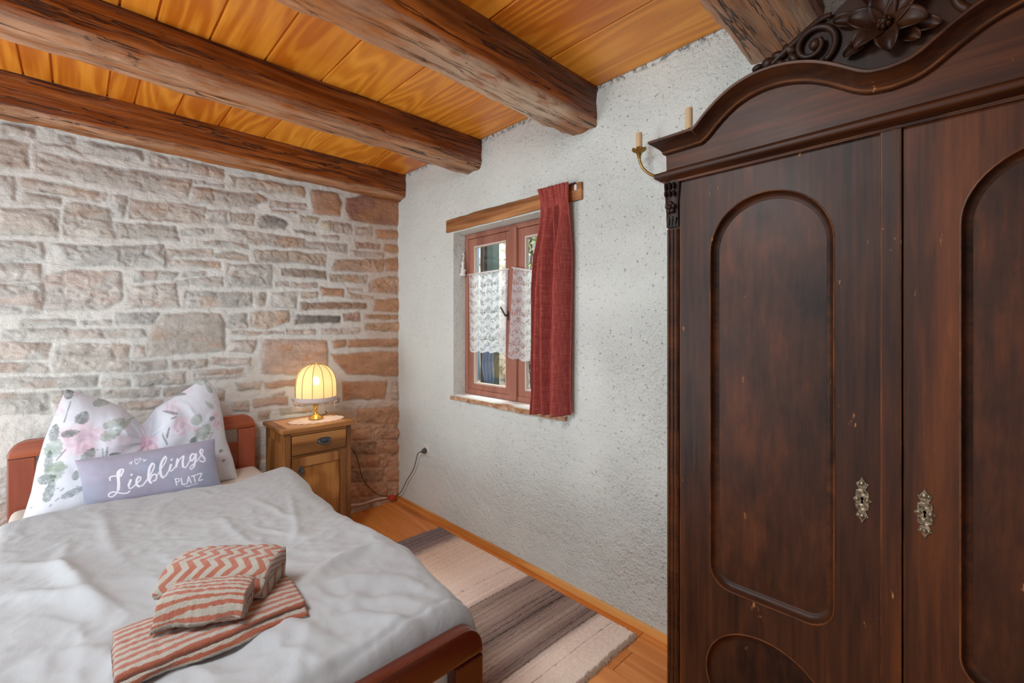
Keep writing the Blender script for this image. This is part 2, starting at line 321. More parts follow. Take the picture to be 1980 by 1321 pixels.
STROKES=[(0.0094,[(0.217,0.571),(0.217,0.517),(0.23,0.496),(0.254,0.495),(0.271,0.525)]),(0.0118,[(0.271,0.525),(0.272,0.435),(0.29,0.382),(0.311,0.381),(0.311,0.426),(0.291,0.516)]),(0.02,[(0.29,0.398),(0.274,0.526),(0.268,0.686),(0.259,0.79)]),(0.0094,[(0.259,0.79),(0.239,0.87),(0.212,0.916),(0.191,0.898),(0.194,0.845),(0.224,0.82),(0.257,0.858),(0.285,0.886),(0.315,0.889),(0.332,0.857)]),(0.0165,[(0.352,0.635),(0.333,0.735)]),(0.0094,[(0.333,0.735),(0.333,0.798),(0.35,0.8),(0.383,0.732)]),(0.0129,[(0.362,0.532),(0.364,0.518)]),(0.0094,[(0.383,0.732),(0.415,0.666),(0.42,0.604),(0.406,0.593)]),(0.0153,[(0.406,0.593),(0.391,0.654),(0.386,0.742),(0.397,0.793)]),(0.0094,[(0.397,0.793),(0.422,0.786),(0.442,0.741),(0.485,0.608),(0.52,0.462),(0.528,0.385),(0.517,0.349)]),(0.0176,[(0.514,0.36),(0.491,0.448),(0.477,0.586),(0.474,0.694),(0.484,0.756)]),(0.0106,[(0.48,0.696),(0.499,0.615),(0.524,0.594),(0.531,0.648),(0.52,0.716),(0.502,0.729)]),(0.0082,[(0.527,0.655),(0.56,0.535),(0.601,0.392),(0.619,0.291),(0.613,0.241)]),(0.0176,[(0.611,0.255),(0.587,0.331),(0.567,0.466),(0.562,0.627),(0.573,0.686)]),(0.0094,[(0.573,0.686),(0.595,0.661),(0.624,0.557)]),(0.0153,[(0.644,0.448),(0.629,0.532)]),(0.0082,[(0.629,0.532),(0.635,0.58),(0.654,0.553),(0.679,0.483)]),(0.0118,[(0.653,0.348),(0.656,0.331)]),(0.0153,[(0.697,0.347),(0.679,0.501)]),(0.0082,[(0.679,0.501),(0.705,0.387),(0.73,0.312),(0.744,0.306)]),(0.0153,[(0.744,0.306),(0.732,0.418),(0.728,0.525)]),(0.0082,[(0.728,0.525),(0.743,0.554),(0.764,0.505),(0.791,0.391)]),(0.0129,[(0.831,0.311),(0.812,0.283),(0.794,0.338),(0.792,0.41),(0.804,0.425),(0.83,0.337)]),(0.0153,[(0.84,0.296),(0.829,0.427),(0.808,0.563)]),(0.0082,[(0.808,0.563),(0.788,0.611),(0.778,0.581),(0.795,0.529),(0.831,0.465),(0.862,0.389),(0.895,0.268),(0.896,0.22),(0.884,0.211)]),(0.0153,[(0.884,0.214),(0.873,0.267),(0.887,0.35),(0.902,0.417)]),(0.0106,[(0.904,0.427),(0.899,0.475),(0.878,0.484),(0.862,0.452)]),(0.0041,[(0.406,0.318),(0.397,0.232),(0.406,0.191),(0.416,0.232),(0.432,0.194),(0.441,0.226),(0.406,0.318)]),(0.0053,[(0.358,0.277),(0.378,0.241)]),(0.0053,[(0.371,0.301),(0.376,0.249)]),(0.0053,[(0.456,0.283),(0.477,0.246)]),(0.0053,[(0.454,0.232),(0.469,0.266)]),(0.0076,[(0.66,0.895),(0.658,0.756)]),(0.0071,[(0.655,0.766),(0.681,0.763),(0.682,0.818),(0.66,0.833)]),(0.0076,[(0.701,0.762),(0.701,0.903),(0.725,0.897)]),(0.0076,[(0.736,0.902),(0.757,0.756),(0.769,0.9)]),(0.0059,[(0.744,0.852),(0.765,0.847)]),(0.0076,[(0.778,0.761),(0.817,0.748)]),(0.0076,[(0.797,0.757),(0.799,0.896)]),(0.0076,[(0.825,0.738),(0.859,0.736),(0.827,0.866),(0.858,0.862)]),(0.0035,[(0.712,0.943),(0.745,0.95),(0.817,0.93)]),(0.0029,[(0.726,0.964),(0.753,0.968)])]
LEAVES=[(-1.913,1.076,0.0294,0.0176,80,1),(-1.794,1.018,0.0352,0.0176,0,0),(-1.865,0.962,0.0294,0.0255,60,1),(-1.962,0.902,0.0392,0.0176,80,1),(-1.907,0.896,0.0333,0.0164,10,1),(-1.751,0.922,0.045,0.0204,15,0),(-1.713,0.908,0.0392,0.0141,30,0),(-1.764,0.872,0.0431,0.0243,20,0),(-1.962,0.837,0.0431,0.0313,70,0),(-1.844,0.792,0.0333,0.0243,60,1),(-1.979,0.78,0.047,0.0149,85,1),(-1.958,0.738,0.045,0.0333,60,0),(-1.984,0.706,0.0333,0.0204,20,1),(-1.975,0.655,0.0509,0.0176,75,1),(-1.781,0.792,0.0274,0.0063,85,1),(-1.751,0.78,0.0235,0.0086,0,1),(-1.889,0.709,0.0215,0.0133,80,1),(-1.895,0.636,0.047,0.0164,25,2),(-1.946,0.752,0.0313,0.0196,0,0),(-1.368,1.089,0.0273,0.0215,0,0),(-1.342,1.048,0.0273,0.0121,120,0),(-1.475,1.027,0.0301,0.0092,0,1),(-1.35,0.963,0.0301,0.0109,130,0),(-1.414,0.896,0.0301,0.0264,60,0),(-1.386,0.83,0.0431,0.033,50,0),(-1.342,0.89,0.0149,0.0132,0,2),(-1.433,0.791,0.0244,0.0178,60,1),(-1.307,0.711,0.0121,0.0092,0,1),(-1.297,0.658,0.0092,0.0075,0,1),(-1.525,0.943,0.0316,0.008,165,2),(-1.542,0.848,0.0287,0.0046,75,2),(-1.556,0.814,0.0258,0.0043,115,2),(-1.514,0.919,0.0144,0.004,20,2)]
ROSES=[(-1.871,0.87,0.0901,1.0),(-1.917,1.087,0.0509,0.6),(-1.813,0.895,0.0509,0.35),(-1.621,0.795,0.047,1.1),(-1.735,0.824,0.0744,0.4),(-1.958,1.004,0.0352,0.7),(-1.859,0.823,0.047,1),(-1.483,0.875,0.0546,0.9),(-1.516,0.962,0.0402,0.7),(-1.613,0.797,0.0373,1.1),(-1.313,0.855,0.0345,1),(-1.441,1.06,0.0345,0.5),(-1.414,0.844,0.0258,0.9),(-1.325,0.905,0.023,1)]
TWIGS=[(-1.907,1.037,-1.929,0.946,0.0023),(-1.871,0.976,-1.891,0.94,0.002),(-1.923,0.827,-1.954,0.783,0.0027),(-1.929,0.66,-1.939,0.649,0.0023),(-1.944,0.618,-1.956,0.607,0.0023),(-1.969,0.594,-1.975,0.585,0.0023),(-2.031,0.589,-2.036,0.586,0.002),(-1.796,0.812,-1.794,0.777,0.0023),(-1.672,0.932,-1.658,0.912,0.002),(-1.37,0.82,-1.342,0.816,0.0014),(-1.342,0.816,-1.362,0.786,0.0014),(-1.675,0.926,-1.654,0.91,0.0014),(-1.564,0.847,-1.549,0.786,0.0017)]
RIDGES=[([(1.992,-1.425),(1.912,-1.32),(1.891,-1.209),(1.928,-1.097)],0.018,0.03),([(2.009,-1.434),(2.039,-1.312),(2.127,-1.194),(2.243,-1.129)],0.02,0.035),([(2.071,-1.44),(2.135,-1.326),(2.223,-1.218),(2.32,-1.15)],0.012,0.03),([(1.696,-1.832),(1.582,-1.886),(1.463,-1.96),(1.363,-2.046)],0.02,0.035),([(1.747,-1.823),(1.612,-1.855),(1.347,-1.908),(1.136,-1.948)],0.018,0.035),([(1.986,-1.812),(1.913,-1.844),(1.847,-1.912),(1.827,-1.978)],0.016,0.03),([(2.011,-1.618),(2.061,-1.538),(2.172,-1.476),(2.274,-1.467)],0.014,0.03),([(2.17,-1.425),(2.214,-1.336),(2.297,-1.264),(2.336,-1.179)],0.014,0.025),([(1.442,-1.768),(1.128,-1.797),(0.809,-1.807),(0.687,-1.82)],0.008,0.03),([(1.096,-1.179),(1.352,-1.241),(1.551,-1.298),(1.659,-1.351)],0.008,0.02),([(0.964,-1.317),(1.207,-1.278),(1.322,-1.272),(1.446,-1.214)],0.007,0.02),([(1.146,-1.456),(1.337,-1.46),(1.513,-1.451),(1.579,-1.435)],0.006,0.02),([(0.962,-1.912),(1.252,-1.921),(1.482,-1.886),(1.662,-1.836)],0.012,0.03),([(1.065,-2.069),(1.136,-1.996),(1.306,-1.909),(1.513,-1.853)],0.012,0.03),([(1.665,-1.293),(1.663,-1.181),(1.696,-1.116),(1.806,-1.09)],0.008,0.025),([(2.078,-1.74),(2.055,-1.648),(2.121,-1.555),(2.241,-1.478)],0.012,0.03),([(2.176,-1.592),(2.208,-1.536),(2.257,-1.507),(2.305,-1.48)],0.01,0.02)]
# ------------------------------------------------------------------ room dimensions (metres; corner of the two seen walls = origin)
HC = 2.605
XR, YB = 4.6, -3.3

# ---- camera
cam = bpy.data.cameras.new('camera'); camo = bpy.data.objects.new('camera', cam); COL.objects.link(camo)
cam.sensor_width = 36; cam.lens = 16.0; cam.shift_y = -28.5/1980
camo.location = (3.314, -1.89, 1.4)
camo.rotation_euler = (PI/2, 0, math.radians(90-43.804))
cam.clip_start = .02
SC.camera = camo

# ---- materials of the shell
def plaster():
    m = M('white_plaster', .85, .15)
    v = m.obj()
    a = m.noise(v, 3.0, 3, .5); b = m.noise(v, 24, 6, .68); c = m.noise(v, 75, 3, .6)
    pits = m.rng(m.noise(m.map(v, (1, 1, 1.0)), 62, 3, .62), .635, .71, 0, 1)
    strength = m.rng(m.noise(v, 1.4, 2), .35, .62)
    sx = m.n('SeparateXYZ', {0: m.n('NewGeometry', out=0)}, out=0)
    rough_side = m.rng(sx, .4, 2.2, .35, 1.0)
    strength = m.math('MULTIPLY', m.math('ADD', m.math('MULTIPLY', strength, .7), .3), rough_side)
    h = m.math('ADD', m.math('MULTIPLY', b, .9), m.math('MULTIPLY', c, .5))
    h = m.math('SUBTRACT', h, m.math('MULTIPLY', pits, .6))
    h = m.math('ADD', m.math('MULTIPLY', h, strength), m.math('MULTIPLY', a, .8))
    col = m.mix(m.rng(a, .3, .7), srgb(206, 214, 210), srgb(216, 223, 218))
    col = m.mix(m.math('MULTIPLY', m.math('MULTIPLY', pits, strength), .45), col, srgb(150, 152, 146))
    sz = m.n('SeparateXYZ', {0: m.n('NewGeometry', out=0)}, out=2)
    crack = m.math('MULTIPLY', m.rng(sz, HC-.035, HC-.008), m.rng(m.noise(v, 38, 4, .7), .47, .56))
    col = m.mix(m.math('MULTIPLY', crack, .8), col, srgb(70, 66, 58))
    m.inp('Base Color', col); m.bump(h, 1.0, .03)
    return m.m
MAT_PLASTER = plaster()

def stone_mat():
    m = M('rubble_stone', .9, .1)
    c = m.col(); v = m.obj()
    n1 = m.noise(v, 34, 6, .72); n2 = m.noise(m.map(v, (1, .45, 1.6)), 14, 5, .65, .8)
    f = m.math('ADD', m.math('MULTIPLY', n1, .9), m.math('MULTIPLY', n2, .8))
    k = m.rng(f, .55, 1.2, .66, 1.22)
    mask = m.nt.nodes.new('ShaderNodeAttribute'); mask.attribute_name = 'Col'
    kk = m.mix(mask.outputs['Alpha'], (1, 1, 1, 1), m.n('CombineXYZ', {0: k, 1: k, 2: k}))
    cc = m.mix(1.0, c, kk, 'MULTIPLY')
    cr = m.rng(m.noise(m.map(v, (1, .5, 1.5)), 22, 6, .75, 1.2), .63, .72)
    cc = m.mix(m.math('MULTIPLY', m.math('MULTIPLY', cr, .55), mask.outputs['Alpha']), cc, srgb(150, 112, 84))
    m.inp('Base Color', cc)
    n3 = m.noise(m.map(v, (1, .6, 1.6)), 60, 5, .7, .6)
    h = m.math('ADD', m.math('ADD', n1, m.math('MULTIPLY', n2, 1.0)), m.math('MULTIPLY', n3, .4))
    m.bump(h, .8, .016)
    return m.m
MAT_STONE = stone_mat()

MAT_CEIL = wood('pine_ceiling_boards', srgb(186, 92, 14), srgb(236, 146, 40), srgb(252, 182, 78), 'X', 30, .45, 3.2, .36, .4, .10, True, .22, .40, True, .40)
MAT_FLOOR = wood('pine_floor_boards', srgb(206, 118, 50), srgb(240, 158, 82), srgb(250, 178, 104), 'X', 22, .4, 4.5, .4, .35, .06, True, .15, .3, True, .35)
MAT_BASE = wood('pine_skirting', srgb(190, 112, 42), srgb(234, 162, 82), srgb(246, 186, 110), 'X', 8, .5, 8, .45, .35, .08, False, .3, .4, False, .7)

def beam_mat():
    m = wood('hewn_beam', srgb(46, 19, 6), srgb(124, 60, 18), srgb(184, 104, 40), 'Y', 17, .6, 6, .40, .35, .6, False, .6, .75, True, .4)
    # worn, paler patches on the undersides
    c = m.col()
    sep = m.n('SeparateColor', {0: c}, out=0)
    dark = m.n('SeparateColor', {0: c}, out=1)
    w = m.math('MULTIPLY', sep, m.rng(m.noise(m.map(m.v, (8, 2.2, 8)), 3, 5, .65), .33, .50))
    und_lit = m.n('SeparateColor', {0: c}, out=2)
    base = m.mix(m.math('MULTIPLY', und_lit, .75), m.c, m.mix(m.fi, srgb(150, 84, 34), srgb(214, 142, 78)))  # undersides painted lighter, as if lit from below
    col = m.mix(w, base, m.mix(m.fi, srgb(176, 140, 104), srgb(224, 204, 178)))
    col = m.mix(m.math('MULTIPLY', dark, .8), col, m.mix(.85, col, srgb(38, 18, 9)))  # shade of the beam sides painted over the wood
    spots = m.rng(m.noise(m.map(m.v, (1, .5, 1)), 26, 3, .6), .66, .74)
    col = m.mix(m.math('MULTIPLY', spots, .75), col, srgb(30, 20, 14))
    ck = m.noise(m.map(m.v, (16, .7, 16)), 1.0, 4, .62, .3)
    ck = m.rng(m.math('ABSOLUTE', m.math('SUBTRACT', ck, .5)), .004, .018, 1, 0)
    ck = m.math('MULTIPLY', ck, m.rng(m.noise(m.map(m.v, (3, .8, 3)), 1.6, 2), .42, .56))
    col = m.mix(m.math('MULTIPLY', ck, .85), col, srgb(22, 10, 5))
    m.inp('Base Color', col)
    m.bump(m.math('SUBTRACT', m.math('ADD', m.fi, m.math('MULTIPLY', m.noise(m.map(m.v, (9, 2, 9)), 2.5, 4, .6), 1.2)), m.math('MULTIPLY', ck, 1.2)), .8, .012)
    return m.m
MAT_BEAM = beam_mat()

# ---- floor: boards with fine joints, one mesh
bm = bmesh.new()
edges = [.06]+[-.012-.147*k for k in range(24)]
rf = random.Random(3)
for a, b in zip(edges[:-1], edges[1:]):
    cuts = [-.1]; x = 2.259 if abs(b+.306) < .03 else rf.uniform(1.2, 2.9)
    while x < XR-.4: cuts.append(x); x += rf.uniform(1.9, 3.0)
    cuts.append(XR)
    for c0, c1 in zip(cuts[:-1], cuts[1:]):
        box(bm, c0+.001, c1-.001, b+.0018, a-.0018, -.03, 0, .0016, 1)
box(bm, -.1, XR, YB-.2, .06, -.05, -.012)
tag(bobj('floor', bm, MAT_FLOOR.m, origin=(0, 0, 0)), 'orange pine plank floor', 'floor', kind='structure')

# ---- ceiling boards
bm = bmesh.new()
cy = [.05, 0, -.35, -.717, -1.02, -1.27, -1.482, -1.66, -1.77, -1.97, -2.07, -2.28, -2.47, -2.70, -2.9, -3.1, YB-.2]
for a, b in zip(cy[:-1], cy[1:]):
    # boards butt over the beams
    xs = [-.1, .05, .99, 1.86, 2.76, 3.65, XR]
    for c0, c1 in zip(xs[:-1], xs[1:]):
        box(bm, c0, c1, b+.0035, a-.0035, HC, HC+.03, .003, 1)
box(bm, -.1, XR, YB-.2, .05, HC+.012, HC+.05)
tag(bobj('ceiling', bm, MAT_CEIL.m, origin=(0, 0, 0)), 'orange pine board ceiling above the dark beams', 'ceiling', kind='structure')

# ---- hewn beams
def beam(x0, x1, z0, label, seed, worn=0, dark=0, rad=.03, yb=YB):
    ny = 150; nz = 44
    w = x1-x0; h = HC+.004-z0
    # cross-section: open U (sides + bottom), rounded lower arrises
    sec = []
    r0 = rad
    pts = [(0, h), (0, r0)]+[(r0-r0*math.cos(t), r0-r0*math.sin(t)) for t in np.linspace(.3, PI/2-.3, 3)]+[(r0, 0), (w-r0, 0)]+[(w-r0+r0*math.sin(t), r0-r0*math.cos(t)) for t in np.linspace(.3, PI/2-.3, 3)]+[(w, r0), (w, h)]
    pts = np.array(pts); seg = np.r_[0, np.cumsum(np.hypot(*np.diff(pts, axis=0).T))]
    tt = np.linspace(0, seg[-1], nz)
    px = np.interp(tt, seg, pts[:, 0]); pz = np.interp(tt, seg, pts[:, 1])
    Y = np.linspace(yb, .02, ny)
    yy, pp = np.meshgrid(Y, np.arange(nz), indexing='ij')
    X = px[pp]; Z = pz[pp]
    # push along the section normal
    nx = np.where(X < r0, -1, np.where(X > w-r0, 1, 0))*np.where(Z < r0*.3, .3, 1.0); nzv = np.where(Z < r0, -1, 0)
    d = .013*fbm(yy*2.2, X*9, Z*9, seed, 4)+.008*fbm(yy*7, X*36, Z*36, seed+5, 3)
    e = ((X < r0*1.3) | (X > w-r0*1.3)) & (Z < r0*1.5)
    chip = np.clip(fbm(yy*3.5, X*4, Z*4, seed+9, 3)-.1, 0, 1)*.05
    d = d-np.where(e, chip, 0)
    wob = .008*fbm(yy*.8, yy*0, yy*0, seed+3, 2)
    fade = sstep(h, h-.02, Z)
    V = np.stack([x0+X+nx*d*fade+wob, yy, z0+Z+nzv*d*fade+wob*.5*fade], -1).reshape(-1, 3)
    under = (Z < r0*.9)
    col = np.zeros((ny, nz, 3))
    if worn:
        col[..., 0] = worn*np.where(under | ((X < r0*1.2) & (Z < r0*1.6)), 1, 0)*sstep(-1.5, -.35, yy)*sstep(-.12, -.3, yy)
    edge = ((X > w-r0*2) | (X < r0*2)) & (Z < r0*1.4)
    col[..., 0] = np.maximum(col[..., 0], .28*edge)
    col[..., 2] = sstep(r0*1.1, r0*.2, Z)*(.55+.35*fbm(yy*3, X*14, None, seed+6, 3))  # light on the underside, put into the colour
    col[..., 1] = dark*sstep(.25*h, .6*h, Z)*np.where(X > w-r0, 1, .4)  # shade painted on the upper sides, strongest on the right face
    f = grid_faces(ny, nz)
    # end cap
    capv = [(ny-1)*nz+k for k in range(nz)]
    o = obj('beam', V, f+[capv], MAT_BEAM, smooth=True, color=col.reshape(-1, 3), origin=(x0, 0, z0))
    return tag(o, label, 'beam', 'hewn ceiling beams', 'structure')
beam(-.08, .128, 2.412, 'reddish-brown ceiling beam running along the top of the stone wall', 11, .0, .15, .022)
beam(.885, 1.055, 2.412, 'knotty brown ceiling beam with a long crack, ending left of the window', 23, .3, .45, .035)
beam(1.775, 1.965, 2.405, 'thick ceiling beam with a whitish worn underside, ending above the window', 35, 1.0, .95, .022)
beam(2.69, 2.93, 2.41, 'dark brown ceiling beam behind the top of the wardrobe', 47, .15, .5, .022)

# ---- white plastered wall with the window opening
OX0, OX1, OZ0, OZ1 = .757, 1.765, .925, 2.05
bm = bmesh.new()
xs = [-.25, OX0, OX1, XR]; zs = [-.05, OZ0, OZ1, HC+.05]
for i in range(3):
    for j in range(3):
        if i == 1 and j == 1: continue
        for y in (0, .18):
            q = [bm.verts.new((xs[i], y, zs[j])), bm.verts.new((xs[i+1], y, zs[j])), bm.verts.new((xs[i+1], y, zs[j+1])), bm.verts.new((xs[i], y, zs[j+1]))]
            bm.faces.new(q if y == 0 else q[::-1])
for a, b in (((OX0, OZ0), (OX1, OZ0)), ((OX1, OZ0), (OX1, OZ1)), ((OX1, OZ1), (OX0, OZ1)), ((OX0, OZ1), (OX0, OZ0))):
    bm.faces.new([bm.verts.new(p) for p in ((a[0], 0, a[1]), (b[0], 0, b[1]), (b[0], .18, b[1]), (a[0], .18, a[1]))])
for a, b in (((xs[0], zs[0]), (xs[3], zs[0])), ((xs[3], zs[0]), (xs[3], zs[3])), ((xs[3], zs[3]), (xs[0], zs[3])), ((xs[0], zs[3]), (xs[0], zs[0]))):
    bm.faces.new([bm.verts.new(p) for p in ((a[0], 0, a[1]), (b[0], 0, b[1]), (b[0], .18, b[1]), (a[0], .18, a[1]))])
bmesh.ops.remove_doubles(bm, verts=bm.verts, dist=1e-4)
tag(bobj('wall_back', bm, MAT_PLASTER, origin=(0, 0, 0)), 'rough white plastered wall with the window', 'wall', kind='structure')

# ---- stone wall: every stone outlined in one relief mesh
PAL = {'g': (186, 178, 166), 'w': (206, 198, 188), 'c': (206, 184, 156), 't': (194, 164, 136), 'T': (180, 152, 120), 'p': (206, 180, 164), 'o': (204, 158, 112), 'O': (190, 126, 80), 'R': (148, 80, 52), 'D': (98, 80, 72), 'P': (212, 160, 128), 'b': (154, 126, 88), 'd': (128, 98, 74), 'r': (192, 122, 88)}
def palcol(code):
    c = np.mean([PAL[k] for k in code], axis=0)
    return np.array([lin(x/255) for x in c])
def stone_wall():
    y0, y1, z0, z1 = -3.35, 0.0, -.02, HC+.03
    # fine in the seen area, coarse elsewhere
    Y = np.r_[np.linspace(y0, -2.25, 130, endpoint=False), np.linspace(-2.25, y1, 330)]
    Z = np.r_[np.linspace(z0, .40, 46, endpoint=False), np.linspace(.40, z1, 305)]
    yy, zz = np.meshgrid(Y, Z, indexing='ij')
    wy = yy+.006*fbm(yy*16, zz*16, None, 1, 3)+.006*fbm(yy*4, zz*4, None, 4, 2)
    wz = zz+.006*fbm(yy*16, zz*16, None, 2, 3)+.006*fbm(yy*4, zz*4, None, 5, 2)
    best = np.full(yy.shape, 9.0); idx = np.full(yy.shape, -1)
    def sdpoly(P):
        P = np.array(P); n = len(P)
        d = np.full(yy.shape, 1e9); s = np.ones(yy.shape)
        j = n-1
        for i in range(n):
            e = P[j]-P[i]; w0 = wy-P[i][0]; w1 = wz-P[i][1]
            t = np.clip((w0*e[0]+w1*e[1])/max(1e-9, e @ e), 0, 1)
            b0 = w0-e[0]*t; b1 = w1-e[1]*t
            d = np.minimum(d, b0*b0+b1*b1)
            c1 = wz >= P[i][1]; c2 = wz < P[j][1]; c3 = e[0]*w1 > e[1]*w0
            s = np.where((c1 & c2 & c3) | (~c1 & ~c2 & ~c3), -s, s)
            j = i
        return s*np.sqrt(d)
    stones = [(c, p) for c, p in STONES]
    def shrink(P, k):
        P = np.array(P); return P
    cols = []
    for k, (c, p) in enumerate(stones):
        d = sdpoly(p)+.0015
        m = d < best
        best = np.where(m, d, best); idx = np.where(m, k, idx); cols.append(palcol(c))
    # courses of further stones where none has been drawn (behind the bed and outside the view)
    rg = random.Random(5); k = len(stones)
    for (ya, yb_, za, zb_, test) in ((-3.4, -2.235, -.03, HC+.05, False), (-2.235, .02, -.03, .86, True)):
        z = za
        while z < zb_:
            h = rg.choice((.05, .07, .1, .14, .17)); y = ya-rg.uniform(0, .2)
            while y < yb_-.03:
                w = rg.uniform(.1, .4) if not test else rg.uniform(.08, .24)
                ye = min(y+w, yb_)
                P = [(y+.008, z+.010), (ye-.008, z+.010+rg.uniform(-.01, .01)), (ye-.008, z+h-.008), (y+.008, z+h-.008+rg.uniform(-.01, .01))]
                lo = best[max(0, np.searchsorted(Y, y)):np.searchsorted(Y, ye)+1, max(0, np.searchsorted(Z, z)):np.searchsorted(Z, z+h)+1]
                if ye-y > .04 and (not test or lo.size == 0 or lo.min() > .008):
                    d = sdpoly(P); mm = d < best
                    best = np.where(mm, d, best); idx = np.where(mm, k, idx); cols.append(palcol(rg.choice(('g', 'c', 'p', 't', 'w', 'pt', 'go')))); k += 1
                y += w
            z += h
    best = best+.006*fbm(yy*26, zz*26, None, 91, 3)
    ins = sstep(.008, -.008, best)           # 1 inside a stone
    cols = np.array(cols)
    sc = cols[np.clip(idx, 0, len(cols)-1)]
    rs = np.random.RandomState(2); prot = rs.uniform(.008, .018, len(cols)+5)[np.clip(idx, 0, None)]
    tilt = rs.uniform(-.05, .05, (len(cols)+5, 2))[np.clip(idx, 0, None)]
    rock = .012*fbm(yy*9+idx*3.1, zz*14, None, 31, 4)+.006*fbm(yy*30, zz*44, None, 32, 3)
    crag = np.abs(fbm(yy*11+idx*1.7, zz*17, None, 36, 3))
    rock = rock-.008*sstep(.14, .0, crag)
    flat = np.isin(idx, [i for i, (c, p) in enumerate(stones) if c in ('T', 'O', 'P', 'R')])
    rock = np.where(flat, rock*.45, rock)
    dome = sstep(0, -.035, best)*.006
    mort = .008*fbm(yy*8, zz*8, None, 41, 3)+.003*fbm(yy*40, zz*40, None, 42, 2)+.009
    X = mort*(1-ins)+ins*(prot+rock+dome)-.006*np.exp(-(best/.006)**2)*.7
    # gentle unevenness of the whole wall, tight to zero near the corner
    X = X+.008*fbm(yy*1.3, zz*1.3, None, 77, 2)
    X = np.clip(X, -.012, .05)
    mcol = np.array([lin(v/255) for v in (226, 229, 225)])
    pale = (.60*sstep(-.35, -1.5, yy)+.12)[..., None]  # stones paler and cooler leftwards: window daylight painted into their colour
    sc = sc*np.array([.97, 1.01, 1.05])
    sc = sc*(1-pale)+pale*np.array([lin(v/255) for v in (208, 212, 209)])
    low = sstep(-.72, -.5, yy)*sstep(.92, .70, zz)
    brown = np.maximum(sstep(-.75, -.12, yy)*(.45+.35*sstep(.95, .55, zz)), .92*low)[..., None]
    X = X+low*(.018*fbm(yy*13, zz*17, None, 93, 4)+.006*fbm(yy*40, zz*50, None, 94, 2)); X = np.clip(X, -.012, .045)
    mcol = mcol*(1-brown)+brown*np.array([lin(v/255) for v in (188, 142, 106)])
    tone = 1+.10*fbm(yy*5, zz*5, None, 51, 3)[..., None]
    streak = fbm(yy*6+idx*2.3, zz*20, None, 61, 4)[..., None]
    sc = sc*(1+.28*streak)*tone
    rust = sstep(.16, .5, fbm(yy*7+idx, zz*11, None, 65, 4))[..., None]*(.5-.24*sstep(-.6, -1.8, yy))[..., None]
    sc = sc*(1-rust)+rust*np.array([lin(v/255) for v in (196, 140, 96)])
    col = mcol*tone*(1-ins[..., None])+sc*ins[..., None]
    gap_shade = np.exp(-((best-.001)/.0045)**2)[..., None]*(.55+.45*fbm(yy*9, zz*9, None, 71, 2)[..., None])  # contact shade painted into the groove around each stone
    col = col*(1-.36*np.clip(gap_shade, 0, 1))
    # brown staining towards the plastered corner
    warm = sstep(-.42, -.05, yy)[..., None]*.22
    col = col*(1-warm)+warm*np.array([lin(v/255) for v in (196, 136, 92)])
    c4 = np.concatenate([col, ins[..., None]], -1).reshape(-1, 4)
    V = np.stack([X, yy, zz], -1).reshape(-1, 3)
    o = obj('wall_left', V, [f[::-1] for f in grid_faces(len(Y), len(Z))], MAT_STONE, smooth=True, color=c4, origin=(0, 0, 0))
    return tag(o, 'rubble stone wall with pale mortar joints behind the bed', 'wall', kind='structure')
stone_wall()

# ---- skirting along the white wall, mortar fillet along the stone wall
bm = newbox(.02, XR, -.016, -.001, 0, .038, .003)
tag(bobj('baseboard_back', bm, MAT_BASE.m, origin=(0, 0, 0)), 'narrow pine skirting strip along the white wall', 'baseboard', kind='structure')
m = M('pale_mortar', .9, .1); m.inp('Base Color', m.mix(m.noise(m.obj(), 30, 4), srgb(196, 164, 146), srgb(214, 190, 172)))
bm = bmesh.new()
pts = [(.028, y, .062+.012*math.sin(y*9)+.006*math.sin(y*23)) for y in np.linspace(-.56, -.03, 24)]
tube(bm, pts, .009, 8)
tag(bobj('trim_1', bm, m.m, smooth=True), 'thin pale mortar ridge at the foot of the stone wall beside the nightstand', 'trim', kind='structure')

# ---- wall on the right, behind the camera's shoulder
tag(bobj('wall_right', newbox(XR-.08, XR+.1, YB, .34, -.04, HC+.04), MAT_PLASTER, origin=(XR, YB/2, 0)), 'white plastered wall to the right of the wardrobe', 'wall', kind='structure')

# ---- lintel and sill
MAT_LINTEL = wood('old_lintel', srgb(70, 38, 18), srgb(138, 84, 44), srgb(180, 122, 72), 'X', 8, .6, 9, .6, .3, .5, False, .5, .8, True, .7)
def rough_bar(name, x0, x1, y0, y1, z0, z1, amp, seed, mat, n=60):
    bm = bmesh.new(); rings = []
    for i in range(n+1):
        x = x0+(x1-x0)*i/n; ring = []
        for a, b in ((y0, z0), (y0, (z0+z1)/2), (y0, z1), (y1, z1), (y1, z0)):
            k = np.array([a*30, b*30]);
            dy = amp*float(fbm(np.array([x*7.]), np.array([a*40.+b*20]), None, seed, 3)[0]); dz = amp*float(fbm(np.array([x*7.]), np.array([a*40.+b*20]), None, seed+8, 3)[0])
            ring.append(bm.verts.new((x, a+(dy if a == y0 else 0), b+dz)))
        rings.append(ring)
    for A, B in zip(rings[:-1], rings[1:]):
        for k in range(5): bm.faces.new((A[k], A[(k+1) % 5], B[(k+1) % 5], B[k]))
    bm.faces.new(rings[0]); bm.faces.new(rings[-1])
    return bobj(name, bm, mat, smooth=True, sharp=35)
o = rough_bar('lintel', .69, 1.874, -.014, .12, 2.058, 2.146, .006, 3, MAT_LINTEL.m)
tag(o, 'worn brown wooden lintel over the window', 'lintel', kind='structure')
m = M('sill_brick', .85, .15); nz = m.noise(m.obj(), 26, 5, .7)
m.inp('Base Color', m.ramp(nz, [(.3, srgb(120, 84, 58)), (.5, srgb(168, 122, 88)), (.68, srgb(206, 178, 150))])); m.bump(nz, .6, .01)
o = rough_bar('window_sill', .738, 1.768, -.018, .02, .897, .922, .006, 9, m.m)
tag(o, 'thin rough brick edge of the window sill', 'window sill', kind='structure')
